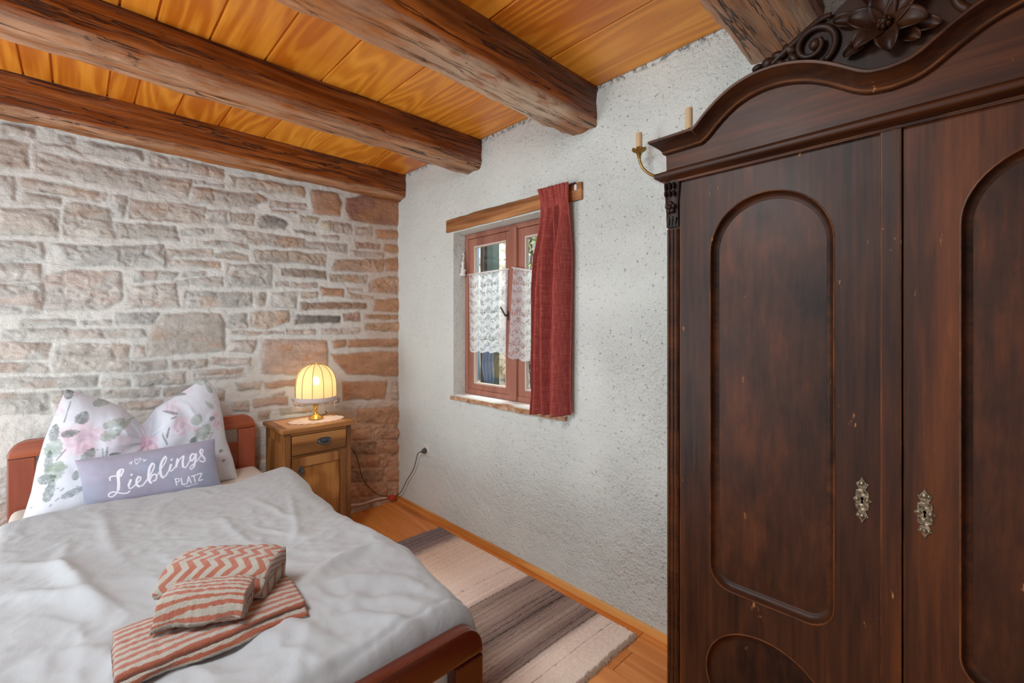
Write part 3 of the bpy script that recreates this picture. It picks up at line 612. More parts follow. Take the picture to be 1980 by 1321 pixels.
m2 = M('sill_plaster', .8, .15, srgb(232, 230, 226))
m2.bump(m2.noise(m2.obj(), 40, 4), .3, .006)
obj_top = bobj('sill_top', newbox(.76, 1.764, .021, .13, .905, .931, .004), m2.m, o)

# ---- window_1: outer frame, mullion, two sashes with panes
MAT_WIN = wood('window_paint', srgb(120, 70, 56), srgb(152, 94, 76), srgb(174, 118, 94), 'Z', 5, .5, 8, .45, .35, .15, False, .3, .5, False, .5)
m = M('window_glass', .03, .5); m.nt.nodes.remove(m.b)
gl = m.nt.nodes.new('ShaderNodeBsdfGlossy'); gl.inputs['Roughness'].default_value = .02
tr = m.nt.nodes.new('ShaderNodeBsdfTransparent'); tr.inputs[0].default_value = (.96, .98, .98, 1)
ms = m.nt.nodes.new('ShaderNodeMixShader'); ms.inputs[0].default_value = .07
m.nt.links.new(tr.outputs[0], ms.inputs[1]); m.nt.links.new(gl.outputs[0], ms.inputs[2]); m.nt.links.new(ms.outputs[0], m.out.inputs[0])
MAT_GLASS = m.m
win = empty('window_1', (1.26, .13, .93), 'two-leaf reddish wooden window set in the white wall', 'window', kind='structure')
def frame_ring(name, x0, x1, z0, z1, w, ya, yb, parent, mat=None, bev=.004):
    bm = bmesh.new()
    box(bm, x0, x0+w, ya, yb, z0, z1, bev); box(bm, x1-w, x1, ya, yb, z0, z1, bev)
    box(bm, x0+w, x1-w, ya, yb, z0, z0+w, bev); box(bm, x0+w, x1-w, ya, yb, z1-w, z1, bev)
    return bobj(name, bm, mat or MAT_WIN.m, parent)
frame_ring('window_frame', OX0+.001, OX1-.001, .932, 2.048, .034, .10, .17, win)
bobj('mullion', newbox(1.222, 1.288, .088, .165, .935, 2.03, .006), MAT_WIN.m, win)
for i, (a, b) in enumerate(((OX0+.032, 1.224), (1.286, OX1-.032))):
    sh = frame_ring('sash', a, b, .952, 2.012, .052, .108, .15, win)
    frame_ring('glazing_bead', a+.050, b-.050, 1.002, 1.962, .012, .114, .14, sh, M('bead%d' % i, .5, .3, srgb(206, 186, 174)).m, .002)
    bobj('pane', newbox(a+.055, b-.055, .128, .131, 1.008, 1.956), MAT_GLASS, sh)
MAT_IRON = M('dark_iron', .45, .4, srgb(62, 60, 58), .7).m
bm = bmesh.new()
box(bm, 1.212, 1.226, .083, .09, 1.44, 1.50, .002)
tube(bm, [(1.219, .088, 1.472), (1.219, .062, 1.472)], .006, 8)
tube(bm, [(1.222, .06, 1.468), (1.205, .057, 1.492), (1.182, .055, 1.524)], [.007, .006, .005], 8)
tag(bobj('window_handle', bm, MAT_IRON, win, True, 30), 'dark metal window handle')
# ------------------------------------------------------------------ red curtain
def curtain_mat():
    m = M('red_curtain', .85, .15)
    v = m.obj(); u = m.uvw()
    a = m.noise(m.map(u, (220, 14, 1)), 1, 3, .6); b = m.noise(m.map(u, (14, 260, 1)), 1, 3, .6)
    f = m.math('ADD', m.math('MULTIPLY', a, .45), m.math('MULTIPLY', b, .55))
    c = m.ramp(f, [(.3, srgb(116, 36, 36)), (.5, srgb(156, 58, 52)), (.7, srgb(196, 104, 88))])
    m.inp('Base Color', c); m.bump(f, .25, .002)
    m.inp('Sheen Weight', .2)
    t = m.nt.nodes.new('ShaderNodeBsdfTranslucent'); m.set(t.inputs[0], c)
    x = m.nt.nodes.new('ShaderNodeMixShader'); x.inputs[0].default_value = .22
    m.nt.links.new(m.b.outputs[0], x.inputs[1]); m.nt.links.new(t.outputs[0], x.inputs[2]); m.nt.links.new(x.outputs[0], m.out.inputs[0])
    return m.m
MAT_CURT = curtain_mat()
def curtain():
    nu, nv = 190, 130
    u, v = np.meshgrid(np.linspace(0, 1, nu), np.linspace(0, 1, nv), indexing='ij')   # v=0 top
    zt = 2.150-.004*u; zb = .922+.02*u
    z = zt+(zb-zt)*v
    # left and right edge of the hanging cloth
    xl = np.interp(v, [0, .05, .12, .22, .33, .45, .7, 1], [1.618, 1.640, 1.652, 1.640, 1.618, 1.602, 1.594, 1.594])
    xr = np.interp(v, [0, .05, .12, .3, .6, 1], [1.828, 1.826, 1.828, 1.834, 1.832, 1.826])
    head = sstep(.12, .03, v)
    amp = (.004+.066*sstep(.02, .34, v))
    ph = u+.03*np.sin(v*2.4)
    folds = np.sin(ph*2*PI*2.6+.6)*.75+.32*np.sin(ph*2*PI*4.7+1.9+v*.8)+.10*np.sin(ph*2*PI*9+v*1.4)
    gath = np.sin(u*2*PI*13)+.6*np.sin(u*2*PI*21+1)
    # two stitched pinch pleats
    pl = np.exp(-((u-.36)/.045)**2)+np.exp(-((u-.58)/.045)**2)
    pleat = pl*.034*sstep(.085, .105, v)*sstep(.75, .14, v)
    y = -.066-amp*folds*.8-pleat-.0035*gath*head+.004*fbm(u*6, v*9, None, 5, 3)
    x = xl+(xr-xl)*(u+.018*np.cos(ph*2*PI*3.1+.6)*sstep(.1, .4, v))
    # leading edge turned in the light, hem slightly kicked out
    y = y-.012*sstep(.9, 1, v)*np.cos(u*9)
    y = np.minimum(y, -.0185-.002)
    V = np.stack([x, y, z], -1).reshape(-1, 3)
    uv = np.stack([u*.42, v*1.22, u*0], -1).reshape(-1, 3)
    o = obj('curtain', V, grid_faces(nu, nv), MAT_CURT, smooth=True, uv=uv)
    s = o.modifiers.new('Solidify', 'SOLIDIFY'); s.thickness = .002
    tag(o, 'red woven curtain hanging at the right side of the window', 'curtain')
    bm = bmesh.new(); tube(bm, [(1.60, -.026, 2.146), (1.72, -.028, 2.146), (1.842, -.026, 2.144)], .005, 8)
    bobj('curtain_rod', bm, MAT_IRON, o, True)
    bm = bmesh.new(); box(bm, 1.838, 1.852, -.030, -.012, 2.105, 2.135, .003)
    tag(bobj('hook', bm, M('white_plastic', .5, .4, srgb(214, 206, 206)).m, o), 'pale plastic curtain hook')
curtain()

# ------------------------------------------------------------------ lace cafe curtains
def lace_mat():
    m = M('white_lace', .9, .1, srgb(238, 240, 246))
    u = m.uvw()
    sx = m.n('SeparateXYZ', {0: u}, out=0); sz = m.n('SeparateXYZ', {0: u}, out=1)
    net = m.n('TexVoronoi', {'Vector': m.map(u, (150, 150, 1)), 'Scale': 1.0}, feature='DISTANCE_TO_EDGE')
    hole = m.rng(net, .10, .22, 0, 1)
    # bands of scalloped motifs repeating down the cloth
    zz = m.math('MULTIPLY', sz, 1/.175); zf = m.math('FRACT', zz)
    xf = m.math('MULTIPLY', sx, 2*PI/.105)
    wave = m.math('ADD', zf, m.math('MULTIPLY', m.math('COSINE', xf), .07))
    rings = m.rng(m.math('SINE', m.math('MULTIPLY', wave, 2*PI*3)), -.2, .5)
    flo = m.noise(m.map(u, (1, 1, 1)), 55, 3, .6, 1.5)
    solid = m.rng(flo, .47, .56)
    pat = m.math('MAXIMUM', m.math('MULTIPLY', rings, .75), solid)
    ladder = m.math('MULTIPLY', m.rng(m.math('ABSOLUTE', m.math('SUBTRACT', zf, .5)), .465, .475), m.rng(m.math('SINE', m.math('MULTIPLY', sx, 2*PI/.021)), .2, .6))
    a = m.math('ADD', .36, m.math('MULTIPLY', pat, .48))
    a = m.math('SUBTRACT', a, m.math('MULTIPLY', hole, m.math('MULTIPLY', m.math('SUBTRACT', 1.0, pat), .28)))
    a = m.math('SUBTRACT', a, m.math('MULTIPLY', ladder, .6), clamp=True)
    t = m.nt.nodes.new('ShaderNodeBsdfTranslucent'); t.inputs[0].default_value = (.80, .87, .98, 1)
    x = m.nt.nodes.new('ShaderNodeMixShader'); x.inputs[0].default_value = .55
    m.nt.links.new(m.b.outputs[0], x.inputs[1]); m.nt.links.new(t.outputs[0], x.inputs[2])
    tr = m.nt.nodes.new('ShaderNodeBsdfTransparent'); y = m.nt.nodes.new('ShaderNodeMixShader')
    m.set(y.inputs[0], a); m.nt.links.new(tr.outputs[0], y.inputs[1]); m.nt.links.new(x.outputs[0], y.inputs[2])
    m.nt.links.new(y.outputs[0], m.out.inputs[0])
    return m.m
MAT_LACE = lace_mat()
MAT_WHITE = M('white_enamel', .4, .4, srgb(232, 228, 226)).m
def lace(tl, tr, bl, br, y0, label, phase):
    nu, nv = 70, 60
    u, v = np.meshgrid(np.linspace(0, 1, nu), np.linspace(0, 1, nv), indexing='ij')
    P = [np.array(p) for p in (tl, tr, bl, br)]
    x = (P[0][0]*(1-u)+P[1][0]*u)*(1-v)+(P[2][0]*(1-u)+P[3][0]*u)*v
    z = (P[0][1]*(1-u)+P[1][1]*u)*(1-v)+(P[2][1]*(1-u)+P[3][1]*u)*v
    z = z+.004*np.cos(u*2*PI*4)*v
    y = y0-.006*np.sin(u*2*PI*3.5+phase)*(.3+.7*v)-.004*np.sin(u*2*PI*8)*(1-v)
    V = np.stack([x, y, z], -1).reshape(-1, 3)
    o = obj('lace_curtain', V, grid_faces(nu, nv), MAT_LACE, smooth=True, uv=np.stack([u*.40+phase, v*.52+.088, u*0], -1).reshape(-1, 3))
    tag(o, label, 'lace curtain', 'lace half-curtains in the window')
    bm = bmesh.new()
    tube(bm, [(tl[0]-.012, y0+.001, tl[1]-.002), (tr[0]+.006, y0+.001, tr[1]-.002)], .005, 8)
    tag(bobj('rod', bm, MAT_WHITE, o, True), 'white cafe rod')
lace((.818, 1.765), (1.216, 1.768), (.828, 1.226), (1.19, 1.232), .088, 'white lace half-curtain on the left window leaf', 0)
lace((1.276, 1.772), (1.60, 1.698), (1.228, 1.206), (1.60, 1.17), .076, 'white lace half-curtain hanging crooked on the right window leaf behind the red curtain', .13)
# crumpled white net knotted at the left reveal
bm = bmesh.new()
tube(bm, catmull([(.768, .084, 1.93), (.775, .07, 1.86), (.782, .066, 1.80), (.779, .064, 1.755)], 6), [.004]*7+[.010]*5+[.016]*4+[.02, .021, .016], 9)
for v in bm.verts:
    k = float(vnoise(np.array([v.co.x*120]), np.array([v.co.y*120]), np.array([v.co.z*90]), 4)[0]); v.co.x = max(v.co.x+.006*k, .759); v.co.y += .006*k
tag(bobj('curtain_tie', bm, M('white_net', .9, .1, srgb(228, 226, 224)).m, None, True), 'crumpled white net tie hanging at the left side of the window recess', 'curtain tie')

# ------------------------------------------------------------------ outside the window
def ext():
    m = M('garden_ground', .9, .1); n_ = m.noise(m.obj(), 6, 5); m.inp('Base Color', m.ramp(n_, [(.3, srgb(120, 120, 88)), (.7, srgb(190, 184, 164))]))
    tag(bobj('garden_ground', newbox(-4, 4, .185, 4.5, -.3, -.06), m.m), 'pale garden ground outside the window', 'ground', kind='structure')
    # pale speckled rubble wall
    nx, nz = 120, 130
    x, z = np.meshgrid(np.linspace(-3.4, -.27, nx), np.linspace(-.1, 3.4, nz), indexing='ij')
    h = .05*fbm(x*5, z*8, None, 3, 4)
    m = M('garden_stone', .95, .1); v = m.obj()
    n1 = m.noise(v, 22, 5, .65); vo = m.n('TexVoronoi', {'Vector': m.map(v, (9, 1, 15)), 'Scale': 1}, feature='DISTANCE_TO_EDGE')
    c = m.ramp(n1, [(.36, srgb(92, 84, 78)), (.44, srgb(206, 192, 176)), (.7, srgb(246, 236, 222))])
    m.inp('Base Color', m.mix(m.rng(vo, .02, .1, .25, 0), c, srgb(160, 146, 130)))
    tag(obj('garden_wall', np.stack([x, 1.75+h, z], -1).reshape(-1, 3), grid_faces(nx, nz), m.m, smooth=True), 'pale speckled stone wall outside the left window leaf', 'wall', kind='structure')
    # dark posts of the porch, pale strip between
    m = wood('porch_post', srgb(40, 32, 34), srgb(74, 58, 56), srgb(96, 78, 72), 'Z', 6, .5, 8, .6, .3, .3)
    for a, b, lab, mt in ((-.178, -.118, 'slim dark brown post outside the left window leaf', m.m), (-.075, .020, 'broad dark green-grey post outside the left window leaf', M('green_post', .6, .3, srgb(58, 74, 72)).m)):
        tag(bobj('porch_post', newbox(a, b, 1.02, 1.10, -.06, 3.0, .008), mt), lab, 'post')
    tag(bobj('porch_ledge', newbox(-.60, .10, .88, .93, -.06, .86, .008), M('blue_ledge', .6, .3, srgb(96, 112, 138)).m), 'blue-grey ledge outside at the bottom of the left window leaf', 'ledge')
    # blue-grey cloth hanging outside
    nu, nv = 90, 60
    u, v = np.meshgrid(np.linspace(0, 1, nu), np.linspace(0, 1, nv), indexing='ij')
    x = -.48+(.39-.05*np.sin(v*3)*(1-.2*v))*u+.0*v; y = .955-.035*np.sin(u*2*PI*4+v*1.2)-.01*np.sin(u*2*PI*9)
    V = np.stack([x, y, 2.9-2.02*v], -1).reshape(-1, 3)
    m = M('blue_cloth', .8, .2, srgb(142, 172, 208))
    tag(obj('outdoor_curtain', V, grid_faces(nu, nv), m.m, smooth=True), 'pale blue cloth hanging in folds outside the left window leaf', 'curtain')
    nu2 = 60
    u, v = np.meshgrid(np.linspace(0, 1, nu2), np.linspace(0, 1, nv), indexing='ij')
    x = -.06+.14*u-.03*np.sin(v*5+u)*(v**2); y = .965-.02*np.sin(u*2*PI*3+v*2.2)
    tag(obj('outdoor_curtain', np.stack([x, y, 1.22-.36*v], -1).reshape(-1, 3), grid_faces(nu2, nv), M('blue_grey_cloth', .8, .2, srgb(96, 120, 156)).m, smooth=True), 'darker blue-grey cloth bunched low over the posts outside', 'curtain')
    # olive-like shrub behind the right leaf
    rs = np.random.RandomState(9); bm_v = []; bm_f = []; colr = []
    def leaf(p, d, up, l, w, c):
        s_ = np.cross(d, up); s_ = s_/np.linalg.norm(s_); k = len(bm_v)
        for t, q in ((0, 0), (.35, 1), (.7, .8), (1, 0)):
            for sg in (-1, 1): bm_v.append(p+d*l*t+s_*sg*w*q*.5-np.array([0, 0, .12*l*t*t])); colr.append(c)
        for i in range(3): bm_f.append((k+2*i, k+2*i+1, k+2*i+3, k+2*i+2))
    for i in range(5200):
        p = np.array([rs.uniform(-.20, .9), rs.uniform(1.3, 1.68), rs.uniform(.3, 3.0)])
        d = rs.normal(0, 1, 3); d[1] *= .5; d /= np.linalg.norm(d)
        g = rs.rand(); c = np.array([lin(q/255) for q in ((70, 92, 40) if g < .35 else (122, 146, 66) if g < .75 else (196, 206, 150) if g < .92 else (232, 234, 216))])
        leaf(p, d, rs.normal(0, 1, 3), rs.uniform(.04, .085), rs.uniform(.008, .018), c)
    m = M('shrub_leaves', .6, .3); m.inp('Base Color', m.col()); 
    e = empty('garden_shrub', (.85, 1.5, -.06), 'leafy green shrub outside the right window leaf', 'shrub')
    obj('foliage', bm_v, bm_f, m.m, e, color=np.array(colr))
    bm = bmesh.new()
    for i in range(14):
        x0 = -.12+.07*i; tube(bm, catmull([(x0, 1.5+.05*math.sin(i), -.06), (x0+.06*math.sin(i*2), 1.48, .9), (x0+.14*math.sin(i*1.3+1), 1.5, 1.8), (x0+.2*math.sin(i), 1.45, 2.7)], 6), .008, 6)
    bobj('stem', bm, M('twig', .9, .1, srgb(66, 50, 40)).m, e, True)
    # pale backdrop foliage wall farther back
    x, z = np.meshgrid(np.linspace(-.24, 4, 40), np.linspace(-.1, 3.6, 40), indexing='ij')
    m = M('hedge', .9, .1); n_ = m.noise(m.obj(), 18, 5, .7); m.inp('Base Color', m.ramp(n_, [(.32, srgb(40, 56, 28)), (.5, srgb(120, 140, 70)), (.66, srgb(236, 238, 222))]))
    tag(obj('garden_hedge', np.stack([x, 2.1+.1*fbm(x*4, z*4, None, 8, 3), z], -1).reshape(-1, 3), grid_faces(40, 40), m.m, smooth=True), 'sunlit hedge farther back outside the right window leaf', 'hedge')
ext()

# ------------------------------------------------------------------ wall outlet, lamp cord
m = M('outlet_plastic', .5, .4, srgb(218, 216, 210))
e = empty('wall_outlet', (.43, 0, .48), 'pale square wall outlet on the white wall near the corner', 'outlet')
bm = newbox(.388, .472, -.009, -.0005, .440, .524, .004)
bobj('cover_plate', bm, m.m, e)
bm = bmesh.new(); lathe(bm, [(.0, -.0), (.026, 0), (.027, .006), (.024, .007), (.022, .002), (0, .002)], 0, 0, 24)
for v in bm.verts: v.co = Vector((.43+v.co.x, -.009-v.co.z, .482+v.co.y))
bobj('socket_ring', bm, m.m, e, True, 40)
MAT_CORD = M('brown_cord', .5, .35, srgb(64, 50, 38)).m
MAT_PLUG = M('black_plug', .45, .4, srgb(58, 58, 58)).m
pth = [(.430, -.046, .476), (.405, -.05, .468), (.361, -.04, .440), (.302, -.035, .323), (.201, -.035, .207), (.127, -.04, .105), (.075, -.044, .064), (.050, -.075, .050), (.050, -.132, .070), (.050, -.198, .100), (.050, -.251, .148), (.050, -.302, .215), (.052, -.336, .287), (.054, -.353, .365), (.056, -.392, .467), (.038, -.46, .56), (.034, -.52, .64), (.034, -.555, .74), (.045, -.60, .793), (.09, -.612, .797), (.14, -.635, .7925), (.178, -.70, .7935)]
bm = bmesh.new(); tube(bm, catmull(pth, 6), .0032, 8)
cord = bobj('lamp_cord', bm, MAT_CORD, None, True)
tag(cord, 'thin dark cord running from the wall outlet past the room corner to the nightstand', 'cord')
bm = bmesh.new(); lathe(bm, [(0, 0), (.019, 0), (.02, .006), (.017, .02), (.010, .028), (.006, .036), (0, .036)], 0, 0, 20)
for v in bm.verts: v.co = Vector((.43+v.co.x, -.0165-v.co.z, .482+v.co.y-.1*v.co.z))
tag(bobj('plug', bm, MAT_PLUG, cord, True, 40), 'black mains plug')
bm = bmesh.new(); box(bm, .035, .068, -.105, -.060, .030, .066, .008)
tag(bobj('cord_clip', bm, M('red_plastic', .5, .4, srgb(190, 52, 30)).m, cord), 'small red plastic clip on the cord')

# ------------------------------------------------------------------ brass wall sconce beside the wardrobe
MAT_BRASS = M('aged_brass', .3, .5, srgb(178, 140, 66), 1).m
m = M('old_brass', .38, .5, None, .9); m.inp('Base Color', m.mix(m.noise(m.obj(), 40, 4), srgb(96, 70, 40), srgb(176, 138, 66))); MAT_OLDBRASS = m.m
MAT_CANDLE = M('candle_sleeve', .6, .3, srgb(198, 164, 122)).m
sc = empty('wall_sconce', (2.385, -.0, 2.07), 'brass two-armed wall candle sconce with cream candle sleeves left of the wardrobe', 'wall sconce')
bm = bmesh.new(); lathe(bm, [(0, 0), (.045, 0), (.047, .006), (.036, .014), (.02, .02), (.012, .04), (0, .045)], 0, 0, 28)
for v in bm.verts: v.co = Vector((2.385+v.co.x, -v.co.z-.001, 2.07+v.co.y*1.5))
bobj('backplate', bm, MAT_OLDBRASS, sc, True, 40)
for cx_, cy_, zt in ((2.256, -.10, 2.253), (2.512, -.165, 2.252)):
    bm = bmesh.new(); sg = 1 if cx_ < 2.385 else -1
    bz = zt-(.085 if sg > 0 else .105)
    if sg > 0: P_ = [(2.385, -.035, 2.06), (2.365, -.045, 2.052), (2.335, -.055, 2.052), (2.300, -.075, 2.064), (2.270, -.092, 2.096), (2.258, -.099, 2.132), (2.256, -.10, bz)]
    else: P_ = [(2.385, -.035, 2.06), (2.41, -.06, 2.052), (2.44, -.09, 2.052), (2.475, -.125, 2.066), (2.50, -.15, 2.098), (2.511, -.163, 2.134), (2.512, -.165, bz)]
    tube(bm, catmull(P_, 8), .0062, 10)
    for z_, r_ in ((bz-.022, .009), (bz-.012, .0115)): ellipsoid(bm, (cx_, cy_, z_), (r_, r_, .005))
    arm = bobj('arm', bm, MAT_OLDBRASS, sc, True)
    bm = bmesh.new(); lathe(bm, [(0, -.012), (.008, -.010), (.014, -.002), (.024, .004), (.030, .010), (.0315, .0135), (.027, .012), (.016, .006), (.010, .004), (0, .004)], cx_, cy_, 36, bz)
    for v in bm.verts:
        a = math.atan2(v.co.y-cy_, v.co.x-cx_); r_ = math.hypot(v.co.y-cy_, v.co.x-cx_)
        if r_ > .02: v.co.z += .003*math.cos(a*6)
    bobj('drip_cup', bm, MAT_OLDBRASS, arm, True, 60)
    bm = bmesh.new(); lathe(bm, [(0, 0), (.0135, 0), (.0135, zt-bz-.010), (.0125, zt-bz-.006), (.010, zt-bz-.006), (.009, zt-bz-.014), (0, zt-bz-.014)], cx_, cy_, 24, bz+.005)
    tag(bobj('candle_sleeve', bm, MAT_CANDLE, arm, True, 40), 'cream candle sleeve')

# ------------------------------------------------------------------ nightstand
MAT_NS = wood('nightstand_oak', srgb(92, 52, 20), srgb(150, 94, 44), srgb(180, 122, 64), 'Z', 9, .5, 5, .42, .4, .12, True, .4, .5, False, .8)
MAT_NSX = wood('nightstand_oak_cross', srgb(96, 56, 22), srgb(158, 100, 48), srgb(188, 128, 68), 'Y', 9, .5, 5, .40, .4, .12, True, .4, .5, False, .8)
MAT_BURR = wood('burr_veneer', srgb(84, 44, 14), srgb(146, 88, 34), srgb(176, 116, 54), 'Z', 7, 3, 4, .4, .4, .1, False, .8, .8, True, 1.0)
MAT_NSDARK = M('nightstand_foot', .5, .3, srgb(40, 28, 22)).m
X0, X1, Y0, Y1, ZT = .06, .415, -.995, -.578, .783
ns = empty('nightstand', ((X0+X1)/2, (Y0+Y1)/2, 0), 'old brown wooden nightstand with a drawer and a door between bed and corner', 'nightstand')
bm = bmesh.new()
for (a, b) in ((X1-.035, X1), (X0, X0+.035)):
    for (c, d) in ((Y0, Y0+.042), (Y1-.032, Y1)):
        box(bm, a, b, c, d, .07, ZT-.026, .006)
box(bm, X0+.034, X1-.034, Y0+.006, Y0+.020, .08, ZT-.03); box(bm, X0+.034, X1-.034, Y1-.018, Y1-.006, .08, ZT-.03)
box(bm, X0+.002, X0+.012, Y0+.04, Y1-.03, .08, ZT-.03); box(bm, X0+.01, X1-.03, Y0+.01, Y1-.01, .08, .10)
box(bm, X0+.033, X1-.033, Y0+.001, Y0+.018, ZT-.09, ZT-.027, .002); box(bm, X0+.033, X1-.033, Y0+.001, Y0+.018, .08, .15, .002)
bobj('carcass', bm, MAT_NS.m, ns)
for a, b in ((ZT-.045, ZT-.027), (.602, .612), (.08, .115)):
    bobj('rail', newbox(X1-.028, X1-.002, Y0+.042, Y1-.032, a, b, .002), MAT_NSX.m, ns)
bm = newbox(X0-.012, X1+.026, Y0-.016, Y1+.014, ZT-.025, ZT, .007, 3)
bobj('top', bm, MAT_NSX.m, ns)
bm = newbox(X0+.03, X1-.02, Y0+.03, Y1-.03, ZT-.001, ZT+.0012, .0005, 1)
bobj('top_inlay', bm, M('top_field', .35, .4, srgb(196, 142, 98)).m, ns)
# drawer
dr = bobj('drawer', newbox(X1-.03, X1+.002, Y0+.048, Y1-.036, .616, .734, .003), MAT_NSX.m, ns)
bm = bmesh.new()
yc, zc = -.757, .682
pl = [(.046*math.cos(t)*(1-.12*math.cos(4*t)), .022*math.sin(t)*(1+.06*math.cos(6*t))) for t in np.linspace(0, 2*PI, 40, endpoint=False)]
plate(bm, pl, [], lambda a, b, d: (X1+.002+d, yc+a, zc+b), .003, 0)
ring = [(X1+.006, yc+.033*math.cos(t), zc+.006+.013*math.sin(t)) for t in np.linspace(0, 2*PI, 24, endpoint=False)]
tube(bm, ring, .0028, 6, closed=True)
tube(bm, catmull([(X1+.006, yc-.036, zc+.004), (X1+.018, yc-.025, zc-.010), (X1+.022, yc, zc-.017), (X1+.018, yc+.025, zc-.010), (X1+.006, yc+.036, zc+.004)], 5), .0038, 8)
ellipsoid(bm, (X1+.007, yc, zc+.002), (.004, .012, .006))
MAT_PULL = M('tarnished_metal', .35, .5, srgb(92, 94, 100), .85).m
tag(bobj('drawer_pull', bm, MAT_PULL, dr, True, 40), 'tarnished oval metal drawer pull')
# door: frame, burr panel, lock plate
bm = bmesh.new()
dy0, dy1, dz0, dz1 = Y0+.048, Y1-.076, .12, .600
box(bm, X1-.026, X1+.004, dy0, dy0+.062, dz0, dz1, .003); box(bm, X1-.026, X1+.004, dy0+.062, dy1, dz1-.058, dz1, .003); box(bm, X1-.026, X1+.004, dy0+.062, dy1, dz0, dz0+.06, .003)
door = bobj('door', bm, MAT_NS.m, ns)
bobj('door_panel', newbox(X1-.022, X1-.008, dy0+.06, dy1, dz0+.058, dz1-.056, .001), MAT_BURR.m, door)
bobj('door_post', newbox(X1-.03, X1+.001, Y1-.074, Y1-.033, .08, .602, .003), MAT_NS.m, ns)
bm = bmesh.new()
lk = [(.017*math.cos(t)*(1+.10*math.cos(4*t)), .027*math.sin(t)*(1+.10*math.cos(4*t))) for t in np.linspace(0, 2*PI, 32, endpoint=False)]
plate(bm, lk, [], lambda a, b, d: (X1+.004+d, -.896+a, .520+b), .0025, 0)
tube(bm, [(X1+.006, -.896, .520), (X1+.022, -.896, .520)], .004, 8); ellipsoid(bm, (X1+.024, -.896, .520), (.004, .006, .010))
tag(bobj('lock_plate', bm, MAT_PULL, door, True, 40), 'tarnished metal lock plate with key bow')
for a in (X0+.001, X1-.037):
    for c in (Y0+.001, Y1-.037):
        bobj('foot', newbox(a, a+.036, c, c+.036, 0, .07, .004), MAT_NSDARK, ns)

# ------------------------------------------------------------------ lace doily + lamp
LX, LY = .225, -.735
def doily():
    n = 120; R = []
    prof = np.linspace(0, 1, 14)
    V = []; F = []
    for i, r in enumerate(prof):
        for k in range(n):
            a = 2*PI*k/n; sc_ = 1+(.045*math.cos(a*22))*r**4
            V.append((LX+.03+.115*r*sc_*math.cos(a), LY-.01+.175*r*sc_*math.sin(a), ZT+.0022+.0015*math.sin(a*22)*r**3+.0012*(i % 2)))
    for i in range(13):
        for k in range(n):
            F.append((i*n+k, i*n+(k+1) % n, (i+1)*n+(k+1) % n, (i+1)*n+k))
    m = M('doily', .9, .1); vo = m.n('TexVoronoi', {'Vector': m.obj(), 'Scale': 190.0}, feature='DISTANCE_TO_EDGE')
    m.inp('Base Color', m.mix(m.rng(vo, .04, .16), srgb(240, 226, 222), srgb(206, 180, 172))); m.bump(vo, .5, .003)
    o = obj('doily', V, F, m.m, smooth=True)
    tag(o, 'oval white crochet doily under the lamp on the nightstand', 'doily')
doily()
lamp = empty('table_lamp', (LX, LY, ZT+.006), 'lit brass table lamp with a domed cream fabric shade on the nightstand', 'table lamp')
m = M('polished_brass', .18, .5, srgb(214, 170, 84), 1); MAT_PB = m.m
bm = bmesh.new(); z_ = ZT+.005
lathe(bm, [(0, 0), (.044, 0), (.047, .003), (.047, .008), (.043, .011), (.043, .015), (.036, .020), (.022, .027), (.014, .036), (.011, .046), (.0125, .052), (.018, .058), (.018, .062), (.010, .066), (.009, .072)], LX, LY, 40, z_)
bobj('base', bm, MAT_PB, lamp, True, 50)
bm = bmesh.new(); lathe(bm, [(.0, .072), (.009, .072), (.0145, .082), (.0165, .105), (.0155, .13), (.0105, .148), (.0145, .152), (.0145, .157), (.009, .16), (.009, .20), (0, .20)], LX, LY, 36, z_)
for v in bm.verts:
    a = math.atan2(v.co.y-LY, v.co.x-LX); zz = v.co.z-z_
    if .08 < zz < .146:
        k = 1-.12*abs(math.sin(a*6)); v.co.x = LX+(v.co.x-LX)*k; v.co.y = LY+(v.co.y-LY)*k
bobj('stem', bm, MAT_PB, lamp, True, 60)
